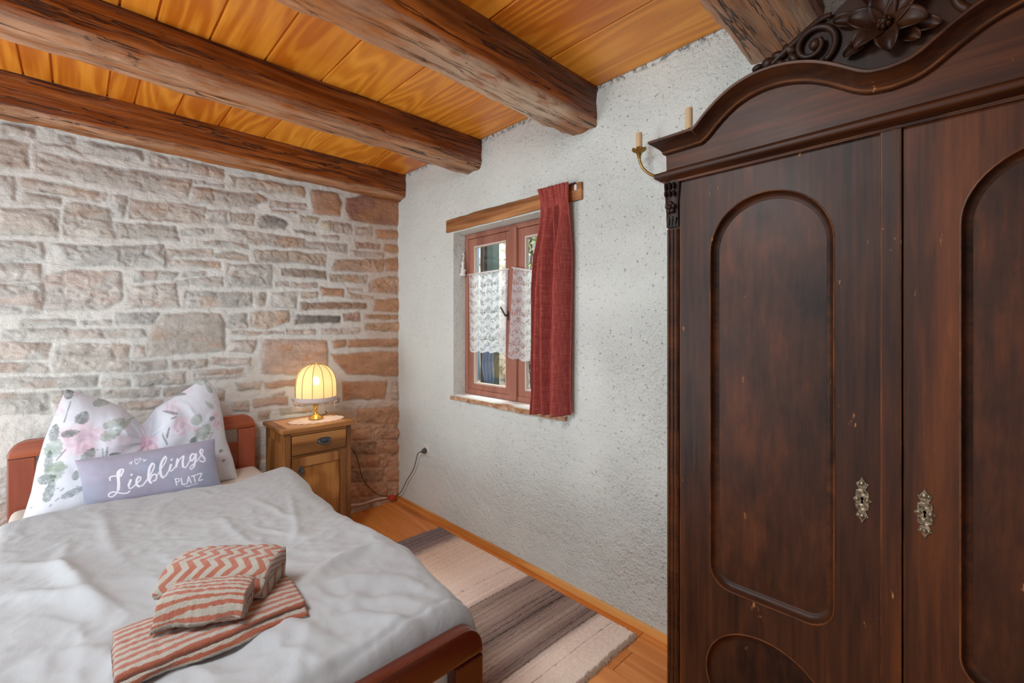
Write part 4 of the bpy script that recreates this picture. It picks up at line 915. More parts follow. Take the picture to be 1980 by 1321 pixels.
# domed shade with wire ribs
def shade():
    prof = [(.1275, .0), (.128, .02), (.1275, .06), (.125, .10), (.120, .128), (.110, .155), (.095, .178), (.074, .198), (.050, .211), (.034, .216)]
    zb = ZT+.152
    pts = catmull([(r, 0, z) for r, z in prof], 4); nr = 12; n = 96
    V = []
    for p in pts:
        for k in range(n):
            a = 2*PI*k/n
            # cloth sags between ribs
            s_ = 1-.03*abs(math.sin(a*nr/2))*min(1, p.x/.128)
            V.append((LX+p.x*s_*math.cos(a), LY+p.x*s_*math.sin(a), zb+p.z))
    F = []
    for i in range(len(pts)-1):
        for k in range(n): F.append((i*n+k, i*n+(k+1) % n, (i+1)*n+(k+1) % n, (i+1)*n+k))
    m = M('cream_shade', .9, .05, srgb(246, 224, 170))
    t = m.nt.nodes.new('ShaderNodeBsdfTranslucent'); nz_ = m.noise(m.map(m.obj(), (1, 1, 1)), 160, 3)
    m.set(t.inputs[0], m.mix(nz_, srgb(232, 204, 150), srgb(246, 226, 184)))
    x = m.nt.nodes.new('ShaderNodeMixShader'); x.inputs[0].default_value = .5
    m.nt.links.new(m.b.outputs[0], x.inputs[1]); m.nt.links.new(t.outputs[0], x.inputs[2])
    tp = m.nt.nodes.new('ShaderNodeBsdfTransparent'); xx = m.nt.nodes.new('ShaderNodeMixShader'); xx.inputs[0].default_value = .07
    m.nt.links.new(x.outputs[0], xx.inputs[1]); m.nt.links.new(tp.outputs[0], xx.inputs[2]); m.nt.links.new(xx.outputs[0], m.out.inputs[0])
    o = obj('shade', V, F, m.m, lamp, True)
    bm = bmesh.new()
    for k in range(nr):
        a = 2*PI*k/nr+.13*0
        tube(bm, [(LX+(p.x+.0012)*math.cos(a), LY+(p.x+.0012)*math.sin(a), zb+p.z) for p in pts], .0017, 6)
    bobj('rib', bm, M('rib_braid', .7, .2, srgb(92, 68, 40)).m, o, True)['label'] = 'dark rib braids'
    bm = bmesh.new()
    tube(bm, [(LX+.034*math.cos(a), LY+.034*math.sin(a), zb+.216) for a in np.linspace(0, 2*PI, 32, endpoint=False)], .003, 6, closed=True)
    bobj('top_ring', bm, MAT_PB, o, True)
    # braid band and hanging fringe
    bm = bmesh.new(); lathe(bm, [(.1285, .004), (.1305, .002), (.1308, -.010), (.1315, -.020), (.1305, -.026), (.1295, -.020), (.1285, -.008), (.128, .003)], LX, LY, 72, zb)
    mt = M('lilac_braid', .9, .1); nn = mt.noise(mt.obj(), 220, 3); mt.inp('Base Color', mt.mix(nn, srgb(176, 158, 160), srgb(224, 208, 200))); mt.bump(nn, .5, .002)
    bobj('braid', bm, mt.m, o, True)
    bm = bmesh.new(); rr = random.Random(4)
    for k in range(90):
        a = 2*PI*k/90; long_ = (k % 5 == 0) and (rr.random() < .35) and (-.9 < a < 1.4 or rr.random() < .25)
        L = rr.uniform(.045, .07) if long_ else rr.uniform(.006, .014)
        c, s_ = math.cos(a), math.sin(a); r_ = .1305
        tube(bm, [(LX+r_*c, LY+r_*s_, zb-.024), (LX+(r_+.001)*c, LY+(r_+.001)*s_, zb-.024-L*.6), (LX+r_*c, LY+r_*s_, zb-.024-L)], [.0012, .0014, .002 if long_ else .001], 5)
    bobj('fringe', bm, M('fringe_thread', .8, .2, srgb(226, 202, 178)).m, o, True)
    # bulb
    bm = bmesh.new(); ellipsoid(bm, (LX, LY, zb+.105), (.022, .022, .03))
    mb = M('bulb', .3, .3, srgb(255, 240, 210)); mb.inp('Emission Color', (1, .82, .5, 1)); mb.inp('Emission Strength', 30.0)
    bobj('bulb', bm, mb.m, lamp, True)
    l = bpy.data.lights.new('lamp_light', 'POINT'); l.energy = LAMP_W; l.color = (1, .70, .37); l.shadow_soft_size = .03
    lo = bpy.data.objects.new('lamp_light', l); COL.objects.link(lo); lo.location = (LX, LY, zb+.06); lo.parent = None
    return o
LAMP_W = 1.15
shade()
# ------------------------------------------------------------------ wardrobe
WC = 3.16            # centre line
def mahog(name, axis, seed=0, wear=True, tint=1.0):
    m = M(name, .42, .16)
    v = m.map(m.obj(), loc=(seed*1.7, seed*.9, seed*2.3))
    sc_ = {'X': (.5, 4, 4), 'Z': (4, 4, .5), 'D': (2.2, 4, 1.2)}[axis]
    sf = {'X': (3, 90, 90), 'Z': (90, 90, 3), 'D': (70, 90, 8)}[axis]
    rot = (0, math.radians(38), 0) if axis == 'D' else (0, 0, 0)
    lo = m.noise(m.map(v, sc_, rot=rot), 1.0, 3, .5, .4)
    fi = m.noise(m.map(v, sf, rot=rot), 1.0, 5, .62)
    ring = m.rng(m.math('SINE', m.math('MULTIPLY', lo, 24)), -1, 1)
    big = m.noise(m.map(v, tuple(a*.55 for a in sc_), rot=rot), 1.2, 4, .55)
    md = m.noise(m.map(v, tuple(a*4.5 for a in sc_), rot=rot), 1.4, 5, .62, .3)
    f = m.math('ADD', m.math('ADD', m.math('MULTIPLY', ring, .14), m.math('MULTIPLY', fi, .55)), m.math('MULTIPLY', m.math('SUBTRACT', md, .5), .7))
    f = m.math('ADD', f, m.math('MULTIPLY', m.math('SUBTRACT', big, .5), 1.15))
    t = tint*.86
    c = m.ramp(f, [(.06, srgb(26*t, 15*t, 10*t)), (.36, srgb(62*t, 33*t, 19*t)), (.66, srgb(98*t, 50*t, 23*t)), (1.0, srgb(150*t, 80*t, 34*t))])
    if wear:
        # small rubbed scratches
        s1 = m.noise(m.map(v, (30, 30, 9), rot=(0, .3, 0)), 1.2, 5, .7)
        s2 = m.noise(v, 7, 2)
        sc2 = m.math('MULTIPLY', m.rng(s1, .655, .70), m.rng(s2, .5, .6))
        c = m.mix(m.math('MULTIPLY', sc2, .8), c, srgb(176, 116, 66))
        # rubbed-through arrises
        bv = m.n('Bevel', {'Radius': .004}, samples=4)
        nn = m.n('NewGeometry', out=1)
        dt = m.n('VectorMath', {0: bv, 1: nn}, out=1, operation='DOT_PRODUCT')
        e = m.rng(dt, .985, .90, 0, 1)
        e = m.math('MULTIPLY', e, m.rng(m.noise(v, 9, 4, .6), .36, .62))
        c = m.mix(m.math('MULTIPLY', e, .75), c, srgb(150, 88, 46))
    m.inp('Base Color', c)
    m.inp('Roughness', m.rng(m.noise(v, 5, 4, .6),   .3, .7, .40, .48))
    m.bump(fi, .08, .003)
    return m.m
MH_X = mahog('mahogany_cross', 'X', 1, True, 1.02); MH_Z = mahog('mahogany_upright', 'Z', 2); MH_D = mahog('mahogany_panel', 'D', 3, True, .98); MH_M = mahog('mahogany_moulding', 'X', 4, True, .85)
MH_CARVE = mahog('mahogany_carving', 'D', 5, False, .66); MH_DOOR = mahog('mahogany_door', 'Z', 6, True, 1.05)
wd = empty('wardrobe', (WC, -.25, 0), 'tall antique dark mahogany wardrobe with carved crest and arched door panels against the white wall', 'wardrobe')
FY = -.497           # plane of the door faces
to3 = lambda a, b, d: (a, FY-d, b)
# carcass
bm = bmesh.new()
box(bm, 2.604, 2.634, -.49, -.01, .10, 1.88); box(bm, 3.686, 3.716, -.49, -.01, .10, 1.88)
box(bm, 2.62, 3.70, -.03, -.01, .10, 1.88); box(bm, 2.62, 3.70, -.47, -.02, .10, .13); box(bm, 2.62, 3.70, -.47, -.02, 1.85, 1.885)
bobj('carcass', bm, MH_Z, wd)
bm = newbox(2.585, 3.735, -.515, -.01, .02, .11, .006)
bobj('plinth', bm, MH_X, wd)
for a in (2.60, 3.66):
    bobj('foot', newbox(a, a+.06, -.50, -.44, 0, .022, .003), MH_X, wd)
# reeded pilasters with carved capitals
def pilaster(x0, sgn):
    w = .038
    pr = [(0, 0), (0, .006)]
    for k in range(3):
        c = .0065+k*.0125
        pr += [(c+.0055*math.cos(t)*-1, .006+.0060*math.sin(t)) for t in np.linspace(.1, PI-.1, 7)]
    pr += [(w, .006), (w, 0)]
    bm = bmesh.new()
    A = [bm.verts.new((x0+sgn*p[0], FY+.004-p[1], .11)) for p in pr]; B = [bm.verts.new((x0+sgn*p[0], FY+.004-p[1], 1.715)) for p in pr]
    for k in range(len(pr)-1): bm.faces.new((A[k], A[k+1], B[k+1], B[k]))
    bm.faces.new(A); bm.faces.new(B)
    box(bm, min(x0, x0+sgn*w), max(x0, x0+sgn*w), FY+.003, -.48, .11, 1.87)
    o = bobj('pilaster', bm, MH_M, wd, True, 35)
    bm = bmesh.new()
    cx_ = x0+sgn*w/2
    # console block leaning outwards at the top
    n = 14; rings = []
    for k in range(n+1):
        t = k/n; z = 1.722+.146*t; out = .006+.014*sstep(.25, 1, t)+.004*math.sin(t*PI*1.5)
        wl = w/2+.001+.006*sstep(.3, 1, np.array(t)); 
        rings.append([bm.verts.new(q) for q in ((cx_-wl, FY+.01, z), (cx_-wl, FY-out*.6, z), (cx_-wl*.5, FY-out, z), (cx_+wl*.5, FY-out, z), (cx_+wl, FY-out*.6, z), (cx_+wl, FY+.01, z))])
    for A, B in zip(rings[:-1], rings[1:]):
        for k in range(6): bm.faces.new((A[k], A[(k+1) % 6], B[(k+1) % 6], B[k]))
    bm.faces.new(rings[0]); bm.faces.new(rings[-1])
    for k in range(3):    # three little tongues at the top, two rows
        for z, h in ((1.85, .012), (1.826, .010)):
            ellipsoid(bm, (cx_+(k-1)*.0135, FY-.022, z), (.0052, .008, h), None, 10, 8)
    for k in range(5):    # rosette
        a = PI/2+k*2*PI/5
        ellipsoid(bm, (cx_+.0105*math.cos(a), FY-.017, 1.782+.0125*math.sin(a)), (.0085, .007, .0085), None, 10, 8)
    ellipsoid(bm, (cx_, FY-.022, 1.782), (.006, .006, .006), None, 10, 8)
    for k, (dx, h) in enumerate(((-.0115, .016), (0, .022), (.0115, .016))):   # leaf tips
        r = bmesh.ops.create_cone(bm, segments=8, radius1=.0075, radius2=.0005, depth=h*1.6)
        for v in r['verts']: v.co = Vector((cx_+dx+v.co.x, FY-.010+v.co.y*.7, 1.737-v.co.z))
    bobj('capital', bm, MH_CARVE, o, True, 40)
pilaster(2.594, 1); pilaster(3.726, -1)

# doors: face with an arched and an oval opening, recessed panels, mouldings, escutcheons
def arch_loop(x0, x1, zb, zs, rc, n=28):
    cx_, r = (x0+x1)/2, (x1-x0)/2
    L = [(x0+rc-rc*math.cos(t), zb+rc-rc*math.sin(t)) for t in np.linspace(0, PI/2, 8)]
    L += [(x1-rc+rc*math.sin(t), zb+rc-rc*math.cos(t)) for t in np.linspace(0, PI/2, 8)]
    L += [(cx_+r*math.cos(t), zs+r*math.sin(t)) for t in np.linspace(0, PI, n)]
    return L
def oval_loop(cx_, cz, rx, rz, n=48):
    return [(cx_+rx*math.cos(t), cz+rz*math.sin(t)) for t in np.linspace(0, 2*PI, n, endpoint=False)]
MAT_ESC = None
def esc_mat():
    m = M('worn_brass', .34, .5, None, .85); n_ = m.noise(m.obj(), 120, 4, .6)
    m.inp('Base Color', m.ramp(n_, [(.35, srgb(70, 62, 52)), (.55, srgb(136, 126, 104)), (.75, srgb(186, 178, 154))])); m.bump(n_, .3, .002)
    return m.m
MAT_ESC = esc_mat()
MAT_HOLE = M('keyhole', .9, .0, srgb(8, 6, 5)).m
def door(mir):
    mx = (lambda x: x) if not mir else (lambda x: 2*WC-x)
    fx = lambda L: [(mx(a), b) for a, b in (L if not mir else L[::-1])]
    x0, x1 = 2.636, 3.140
    outer = fx([(x0, .125), (x1, .125), (x1, 1.868), (x0, 1.868)])
    a_l = arch_loop(2.732, 3.046, .618, 1.622, .062); o_l = oval_loop(2.883, .369, .163, .150)
    bm = bmesh.new()
    plate(bm, outer, [fx(a_l), fx(o_l)], to3, 0, -.0215)
    d = bobj('door', bm, MH_DOOR, wd)
    # moulding that rolls down into each recess
    prof = [(-.0015, .0), (-.001, .0018), (.0012, .0024), (.003, .0008), (.0042, -.004), (.0065, -.0105), (.0105, -.0155), (.0155, -.0180), (.0185, -.0184), (.0205, -.0200)]
    for L in (a_l, o_l):
        Lm = fx(L)
        bm = bmesh.new(); sweep2(bm, Lm, prof, to3, True)
        bobj('panel_moulding', bm, MH_M, d, True, 50)
    bm = bmesh.new()
    plate(bm, fx([(2.70, .585), (3.08, .585), (3.08, 1.81), (2.70, 1.81)]), [], to3, -.0195, -.0245)
    bobj('upper_panel', bm, MH_D, d)
    bm = bmesh.new()
    plate(bm, fx([(2.70, .20), (3.06, .20), (3.06, .54), (2.70, .54)]), [], to3, -.0195, -.0245)
    bobj('lower_panel', bm, MH_D, d)
    # escutcheon
    ex, ez = mx(3.103), .976
    half = [(0, .057), (.0045, .046), (.0125, .040), (.0085, .030), (.006, .026), (.012, .022), (.0135, .012), (.012, .007), (.0185, 0)]
    up = half; dn = [(a, -b) for a, b in half[::-1][1:]]
    right = up+dn; left = [(-a, b) for a, b in right[::-1][1:-1]]
    ol = [(ex+a, ez+b) for a, b in right+left][::-1]
    kh = [(ex+.0032*math.cos(t), ez+.003+.0042*math.sin(t)) for t in np.linspace(-PI/2+.5, 1.5*PI-.5, 12)]+[(ex-.0022, ez-.009), (ex+.0022, ez-.009)]
    bm = bmesh.new(); plate(bm, ol, [kh[::-1]], to3, .003, 0)
    for zc_, r_ in ((.018, .009), (-.018, .009)):
        for q in (1, .6):
            tube(bm, [(ex+r_*q*math.cos(t), FY-.0032, ez+zc_+r_*.75*q*math.sin(t)) for t in np.linspace(0, 2*PI, 20, endpoint=False)], .0013, 6, closed=True)
    for zc_ in (.040, -.040):
        ellipsoid(bm, (ex, FY-.003, ez+zc_), (.005, .003, .006), None, 12, 8)
        for s_ in (-1, 1): ellipsoid(bm, (ex+s_*.007, FY-.003, ez+zc_*.98), (.003, .0022, .005), None, 10, 6)
    for s_ in (-1, 1): ellipsoid(bm, (ex+s_*.010, FY-.003, ez), (.005, .003, .006), None, 12, 8)
    e = bobj('escutcheon', bm, MAT_ESC, d, True, 40); e['label'] = 'ornate worn brass keyhole plate'
    bm = bmesh.new(); plate(bm, [(ex-.006, ez-.011), (ex+.006, ez-.011), (ex+.006, ez+.010), (ex-.006, ez+.010)], [], to3, .0008, .0002)
    bobj('keyhole', bm, MAT_HOLE, e)
    return d
dl = door(False); drr = door(True)
bm = newbox(3.1385, 3.1775, FY-.0095, FY+.010, .125, 1.868, .0035, 3)
bobj('cover_strip', bm, MH_Z, dl)['label'] = 'narrow raised strip covering the joint of the doors'

# lower cornice roll, running round the sides
path = [(2.594, -.012), (2.594, -.503), (3.726, -.503), (3.726, -.012)]
prof = [(0, 1.862), (.006, 1.862), (.008, 1.868), (.014, 1.870), (.018, 1.875), (.026, 1.878), (.030, 1.884), (.030, 1.890), (.026, 1.896), (.018, 1.899), (.012, 1.902), (.004, 1.904), (0, 1.908)]
bm = bmesh.new(); sweep2(bm, path, [(-n_, z_) for n_, z_ in prof], lambda a, b, d: (a, b, d), False)
box(bm, 2.60, 3.72, -.50, -.012, 1.866, 1.90)
bobj('cornice_roll', bm, MH_M, wd, True, 50)

# pediment board with a double-swelling top and its cove moulding
half = [(2.592, 1.957), (2.655, 1.957), (2.713, 1.958)]
hump = [(2.713, 1.958), (2.735, 1.972), (2.762, 1.998), (2.795, 2.024), (2.825, 2.041), (2.860, 2.052), (2.895, 2.056), (2.935, 2.053), (2.970, 2.044), (3.0, 2.032), (3.030, 2.015), (3.060, 1.994), (3.090, 1.973), (3.120, 1.960), (3.16, 1.955)]
hs = [(p.x, p.y) for p in catmull([(a, b, 0) for a, b in hump], 4)]
left = half[:-1]+hs
top = left+[(2*WC-a, b) for a, b in left[::-1][1:]]
bm = bmesh.new()
plate(bm, [(2.594, 1.895)]+[(3.726, 1.895)]+[(a, b+.006) for a, b in top[::-1]], [], lambda a, b, d: (a, -.503-d, b), 0, -.03)
for s_ in (2.594, 3.698): box(bm, s_, s_+.028, -.49, -.012, 1.895, 1.96)
box(bm, 2.62, 3.70, -.03, -.012, 1.895, 1.96)
bobj('pediment', bm, MH_X, wd)
cp = [(0, 0), (0, .006), (.002, .010), (.005, .012), (.008, .011), (.010, .013), (.014, .017), (.019, .024), (.024, .034), (.028, .044), (.030, .050), (.032, .054), (.037, .055), (.040, .052), (.041, .044), (.041, -.05), (.030, -.05)]
def pm(a, b, d): return (a, -.505-d, b)
bm = bmesh.new(); rings = sweep2(bm, top, cp, pm, False)
for R, s_ in ((rings[0], -1), (rings[-1], 1)):
    for v, q in zip(R, cp): v.co.x += s_*max(0, q[1])*.62
bobj('pediment_moulding', bm, MH_M, wd, True, 45)
for s_ in (-1, 1):
    bm = bmesh.new()
    xb = WC+s_*(WC-2.592)
    A = [bm.verts.new((xb+s_*max(0, q[1])*.62, -.505-max(0, q[1]), 1.957+q[0])) for q in cp]; B = [bm.verts.new((xb+s_*max(0, q[1])*.62, -.012, 1.957+q[0])) for q in cp]
    for k in range(len(cp)-1): bm.faces.new((A[k], A[k+1], B[k+1], B[k]))
    bm.faces.new(B)
    bobj('cornice_return', bm, MH_M, wd, True, 45)

# carved crest: back board, C-scrolls, leaves and a big flower
CY = -.505
sil = [(2.862, 2.088), (2.868, 2.118), (2.884, 2.136), (2.905, 2.136), (2.930, 2.146), (2.955, 2.166), (2.990, 2.182), (3.020, 2.186), (3.036, 2.180), (3.055, 2.198), (3.078, 2.214), (3.105, 2.208), (3.120, 2.236), (3.140, 2.262), (3.16, 2.270)]
outl = sil+[(2*WC-a, b) for a, b in sil[::-1][1:]]
def moulding_top(a):
    a = a if a <= WC else 2*WC-a
    xs_, zs_ = zip(*left); return float(np.interp(a, xs_, zs_))+.036
base_l = [(a, moulding_top(a)-.004) for a in np.linspace(2*WC-2.862, 2.862, 41)]
bm = bmesh.new(); plate(bm, outl[::-1]+[(a, b) for a, b in base_l[::-1]], [], lambda a, b, d: (a, CY-d, b), .004, -.02)
crest = bobj('crest', bm, MH_CARVE, wd)
crest['label'] = 'carved crest with flower, leaves and scrolls'
def scroll(s_):
    bm = bmesh.new()
    cx_, cz = WC+s_*-.150, 2.128
    # spiral volute
    P_ = []
    for k in range(46):
        t = k/45; a = -1.1+t*2*PI*1.25; r = .055*(1-.68*t)
        P_.append((cx_+s_*(-.004)+s_*r*math.cos(a)*.95, CY-.012-.010*t, cz-.004+r*math.sin(a)))
    tube(bm, P_, [.009-.003*k/45 for k in range(46)], 8)
    ellipsoid(bm, (cx_, CY-.018, cz-.004), (.014, .012, .014))
    # trailing acanthus down the slope of the hump
    for k, (dx, z, l, a) in enumerate(((-.060, 2.140, .034, 60), (-.085, 2.134, .032, 40), (-.110, 2.126, .030, 25), (-.138, 2.122, .024, 10), (-.05, 2.112, .03, 75), (-.08, 2.110, .026, 50), (-.105, 2.106, .022, 35))):
        ellipsoid(bm, (cx_+s_*dx, CY-.012, z), (l*.62, .011, l*.36), Euler((0, s_*-math.radians(a-20)*-1, 0)), 12, 8)
    ellipsoid(bm, (WC+s_*-.262, CY-.012, 2.124), (.015, .013, .015)); ellipsoid(bm, (WC+s_*-.285, CY-.010, 2.106), (.014, .010, .010))
    tube(bm, catmull([(WC+s_*-.27, CY-.008, 2.108), (WC+s_*-.23, CY-.014, 2.130), (WC+s_*-.19, CY-.014, 2.154), (WC+s_*-.145, CY-.012, 2.182), (WC+s_*-.115, CY-.012, 2.186)], 6), [.006+.003*math.sin(k/24*PI) for k in range(25)], 8)
    bobj('scroll', bm, MH_CARVE, crest, True)
scroll(1); scroll(-1)
def petal(bm, c, a, l, w, lift, cup=.35):
    """cupped petal lying against the crest, pointing along angle a"""
    nu, nv = 9, 8; ca, sa = math.cos(a), math.sin(a)
    rows = []
    for i in range(nu):
        t = i/(nu-1); row = []
        ww = w*math.sin(PI*min(1, .12+.83*t))**.7*(1 if t < .98 else .35)
        for j in range(nv):
            s_ = (j/(nv-1)-.5)*2
            x_ = l*t; y_ = ww*s_*.5; h = lift*math.sin(t*PI*.75)+cup*w*(abs(s_)**2)*.5-.006*(1-abs(s_))*math.sin(t*PI)
            row.append((c[0]+ca*x_-sa*y_, CY-.010-h, c[1]+sa*x_+ca*y_))
        rows.append(row)
    F = [[bm.verts.new(q) for q in r] for r in rows]
    G = [[bm.verts.new((q[0], q[1]+.004, q[2])) for q in r] for r in rows]
    for i in range(nu-1):
        for j in range(nv-1):
            bm.faces.new((F[i][j], F[i][j+1], F[i+1][j+1], F[i+1][j])); bm.faces.new((G[i][j], G[i+1][j], G[i+1][j+1], G[i][j+1]))
    for i in range(nu-1):
        for j, r_ in ((0, 1), (nv-1, -1)):
            bm.faces.new((F[i][j], F[i+1][j], G[i+1][j], G[i][j]))
    for j in range(nv-1):
        bm.faces.new((F[-1][j], F[-1][j+1], G[-1][j+1], G[-1][j])); bm.faces.new((F[0][j], F[0][j+1], G[0][j+1], G[0][j]))
bm = bmesh.new()
fc = (3.150, 2.106)
for a, l, w in ((278, .074, .046), (340, .080, .050), (38, .078, .050), (92, .080, .052), (150, .078, .048), (212, .070, .042)):
    petal(bm, fc, math.radians(a), l, w, .034)
for k in range(6):
    a = k*PI/3+.4; ellipsoid(bm, (fc[0]+.010*math.cos(a), CY-.030, fc[1]+.010*math.sin(a)), (.006, .012, .006), None, 10, 8)
ellipsoid(bm, (fc[0], CY-.036, fc[1]), (.009, .012, .009))
bobj('flower', bm, MH_CARVE, crest, True)
for c_, a, l, w in (((3.120, 2.090), 208, .056, .034), ((3.105, 2.14), 160, .060, .034), ((3.195, 2.085), 335, .056, .034), ((3.21, 2.145), 18, .06, .034), ((3.178, 2.075), 318, .045, .03), ((3.125, 2.175), 112, .06, .036), ((3.19, 2.175), 68, .06, .036)):
    bm = bmesh.new(); petal(bm, c_, math.radians(a), l, w, .014, .5)
    bobj('carved_leaf', bm, MH_CARVE, crest, True)
# ------------------------------------------------------------------ bed
MAT_BED = wood('cherry_bed', srgb(128, 58, 32), srgb(166, 82, 50), srgb(188, 102, 66), 'Y', 6, .4, 5, .30, .45, .04, False, .2, .35, False, .5)
MAT_BEDZ = wood('cherry_bed_upright', srgb(124, 56, 38), srgb(160, 80, 56), srgb(182, 100, 72), 'Z', 6, .4, 5, .32, .45, .04, False, .2, .35, False, .5)
BY0, BY1 = -2.125, -1.068
bed = empty('bed', (1.25, (BY0+BY1)/2, 0), 'reddish-brown wooden bed with rounded headboard and footboard', 'bed')
def rail_top(name, x0, x1, y0, y1, z0, z1, r, parent, mat):
    L = [(y0, z0)]+[(y0+r-r*math.cos(t), z1-r+r*math.sin(t)) for t in np.linspace(0, PI/2, 9)]+[(y1-r+r*math.sin(t), z1-r+r*math.cos(t)) for t in np.linspace(0, PI/2, 9)]+[(y1, z0)]
    L = L[::-1]
    # softly rounded front and back arrises: inset outline in three steps
    bm = bmesh.new(); c = np.mean(L, axis=0); rings = []
    P_ = np.array(L)
    def inset(d):
        out = []
        n = len(P_)
        for i in range(n):
            a, b, q = P_[i-1], P_[i], P_[(i+1) % n]
            t1 = (b-a)/max(1e-9, np.hypot(*(b-a))); t2 = (q-b)/max(1e-9, np.hypot(*(q-b)))
            n1 = np.array([-t1[1], t1[0]]); n2 = np.array([-t2[1], t2[0]]); nn = n1+n2; nn /= max(1e-9, np.hypot(*nn)); k = 1/max(.5, nn @ n1)
            out.append(b+nn*d*k)
        return out
    bev = .008
    for dx, d in ((0, bev), (bev*.3, bev*.3), (bev, 0)): rings.append((x0+dx, inset(d)))
    for dx, d in ((bev, 0), (bev*.3, bev*.3), (0, bev)): rings.append((x1-dx, inset(d)))
    R = [[bm.verts.new((x, p[0], p[1])) for p in ring] for x, ring in rings]
    for A, B in zip(R[:-1], R[1:]):
        for k in range(len(A)): bm.faces.new((A[k], A[(k+1) % len(A)], B[(k+1) % len(A)], B[k]))
    bm.faces.new(R[0]); bm.faces.new(R[-1])
    return bobj(name, bm, mat, parent, True, 40)
hb = bobj('headboard', newbox(.078, .104, BY0+.09, BY1-.09, .26, .688, .006), MAT_BED.m, bed)
rail_top('top_rail', .072, .112, BY0, BY1, .768, .852, .075, hb, MAT_BED.m)
for a, b in ((BY0, BY0+.094), (BY1-.094, BY1)):
    bobj('post', newbox(.073, .111, a, b, 0, .766, .006), MAT_BEDZ.m, hb)
FX0, FX1 = 2.318, 2.360
MAT_FB_SHADED = wood('cherry_bed_shaded', srgb(52, 16, 6), srgb(84, 30, 11), srgb(112, 46, 20), 'Y', 6, .4, 5, .28, .45, .04, False, .2, .35, False, .5)  # the bed wood again, darkened: shade of the footboard put into its colour
fb = bobj('footboard', newbox(FX0+.008, FX1-.008, BY0+.09, BY1-.105, .18, .44, .006), MAT_FB_SHADED.m, bed)
rail_top('top_rail', FX0, FX1, BY0-.01, BY1-.015, .509, .594, .070, fb, MAT_FB_SHADED.m)
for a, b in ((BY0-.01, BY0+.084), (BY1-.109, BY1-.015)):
    bobj('post', newbox(FX0+.001, FX1-.001, a, b, 0, .507, .006), MAT_FB_SHADED.m, fb)
for a in (BY0+.006, BY1-.040):
    bobj('side_rail', newbox(.11, FX0+.002, a, a+.024, .20, .36, .006), MAT_BED.m, bed)
# mattress
def pillow_box(x0, x1, y0, y1, z0, z1, r, nx=60, ny=40):
    bm = bmesh.new(); box(bm, x0, x1, y0, y1, z0, z1, r, 5); return bm
m = M('fitted_sheet', .9, .1); n_ = m.noise(m.obj(), 9, 3); m.inp('Base Color', m.mix(n_, srgb(214, 208, 196), srgb(226, 221, 210))); m.bump(m.noise(m.obj(), 14, 4), .25, .02)
mt = bobj('mattress', pillow_box(.125, 2.312, BY0+.012, BY1-.002, .365, .535, .045), m.m, None, True)
tag(mt, 'mattress with ivory fitted sheet on the wooden bed', 'mattress')

# ------------------------------------------------------------------ duvet
def linen(name, base, dark, scale=1.0):
    m = M(name, .95, .08); v = m.obj()
    w1 = m.noise(m.map(v, (30, 420, 30)), 1, 2); w2 = m.noise(m.map(v, (420, 30, 30)), 1, 2)
    n1 = m.noise(m.map(v, (10, 10, 10)), 1.2, 4, .6, .5)
    c = m.mix(m.math('MULTIPLY', m.math('ADD', w1, w2), .5), dark, base)
    m.inp('Base Color', c); m.inp('Sheen Weight', .15)
    n2 = m.noise(m.map(v, (9, 16, 12)), 1.6, 3, .5, .8)
    h = m.math('ADD', m.math('MULTIPLY', n1, .7), m.math('MULTIPLY', n2, .6))
    m.bump(h, .22, .012)
    return m.m
MAT_DUVET = linen('duvet_linen', srgb(174, 180, 184), srgb(162, 168, 172))
DX0, DX1 = .50, 2.325
DYL, DYR = -2.155, -1.045
HEM = [(-2.16, .525), (-2.0, .50), (-1.87, .50), (-1.6, .575), (-1.42, .615), (-1.33, .655), (-1.2, .59), (-1.10, .56), (-1.0, .62)]
def hem_x(y): return np.interp(y, [h[0] for h in HEM], [h[1] for h in HEM])
def duvet_z(x, y):
    """height of the top of the duvet over the bed (also used to set things down on it)"""
    x = np.asarray(x, float); y = np.asarray(y, float)
    z = .606+.042*sstep(1.0, 2.0, x)
    z = z+.012*fbm(x*2.1, y*2.1, None, 3, 2)
    z = z+.010*np.sin((y+1.6)*2.2+x)
    for pts, h, w in RIDGES:
        P_ = np.array([(p.x, p.y) for p in catmull([(a, b, 0) for a, b in pts], 5)])
        best = np.full(x.shape, 9.0); tb = np.zeros(x.shape)
        n = len(P_)
        for i in range(n-1):
            a, b = P_[i], P_[i+1]; e = b-a
            t = np.clip(((x-a[0])*e[0]+(y-a[1])*e[1])/(e @ e), 0, 1)
            d = np.hypot(x-a[0]-e[0]*t, y-a[1]-e[1]*t)
            m_ = d < best; best = np.where(m_, d, best); tb = np.where(m_, (i+t)/(n-1), tb)
        fade = np.sin(PI*np.clip(tb*.86+.10, 0, 1))
        k = best/(w*.78)
        z = z+.95*h*fade*(np.exp(-k*k))
    # fine crumples
    wx = x+.05*fbm(x*4, y*4, None, 9, 2); wy = y+.05*fbm(x*4, y*4, None, 10, 2)
    cr = 1-np.abs(fbm(wx*5.5+wy*3, wy*9-wx*3, None, 21, 3))*2.2
    cr2 = 1-np.abs(fbm(wx*14+wy*5, wy*11-wx*8, None, 22, 2))*2.2
    amp = .35+.65*sstep(1.0, 2.0, x)
    z = z+.0080*amp*np.clip(cr, -.3, 1)+.0030*(.4+.6*amp)*np.clip(cr2, -.2, 1)
    # press under the towels
    return z-.014*np.exp(-(((x-1.95)/.20)**2+((y+1.64)/.24)**2))
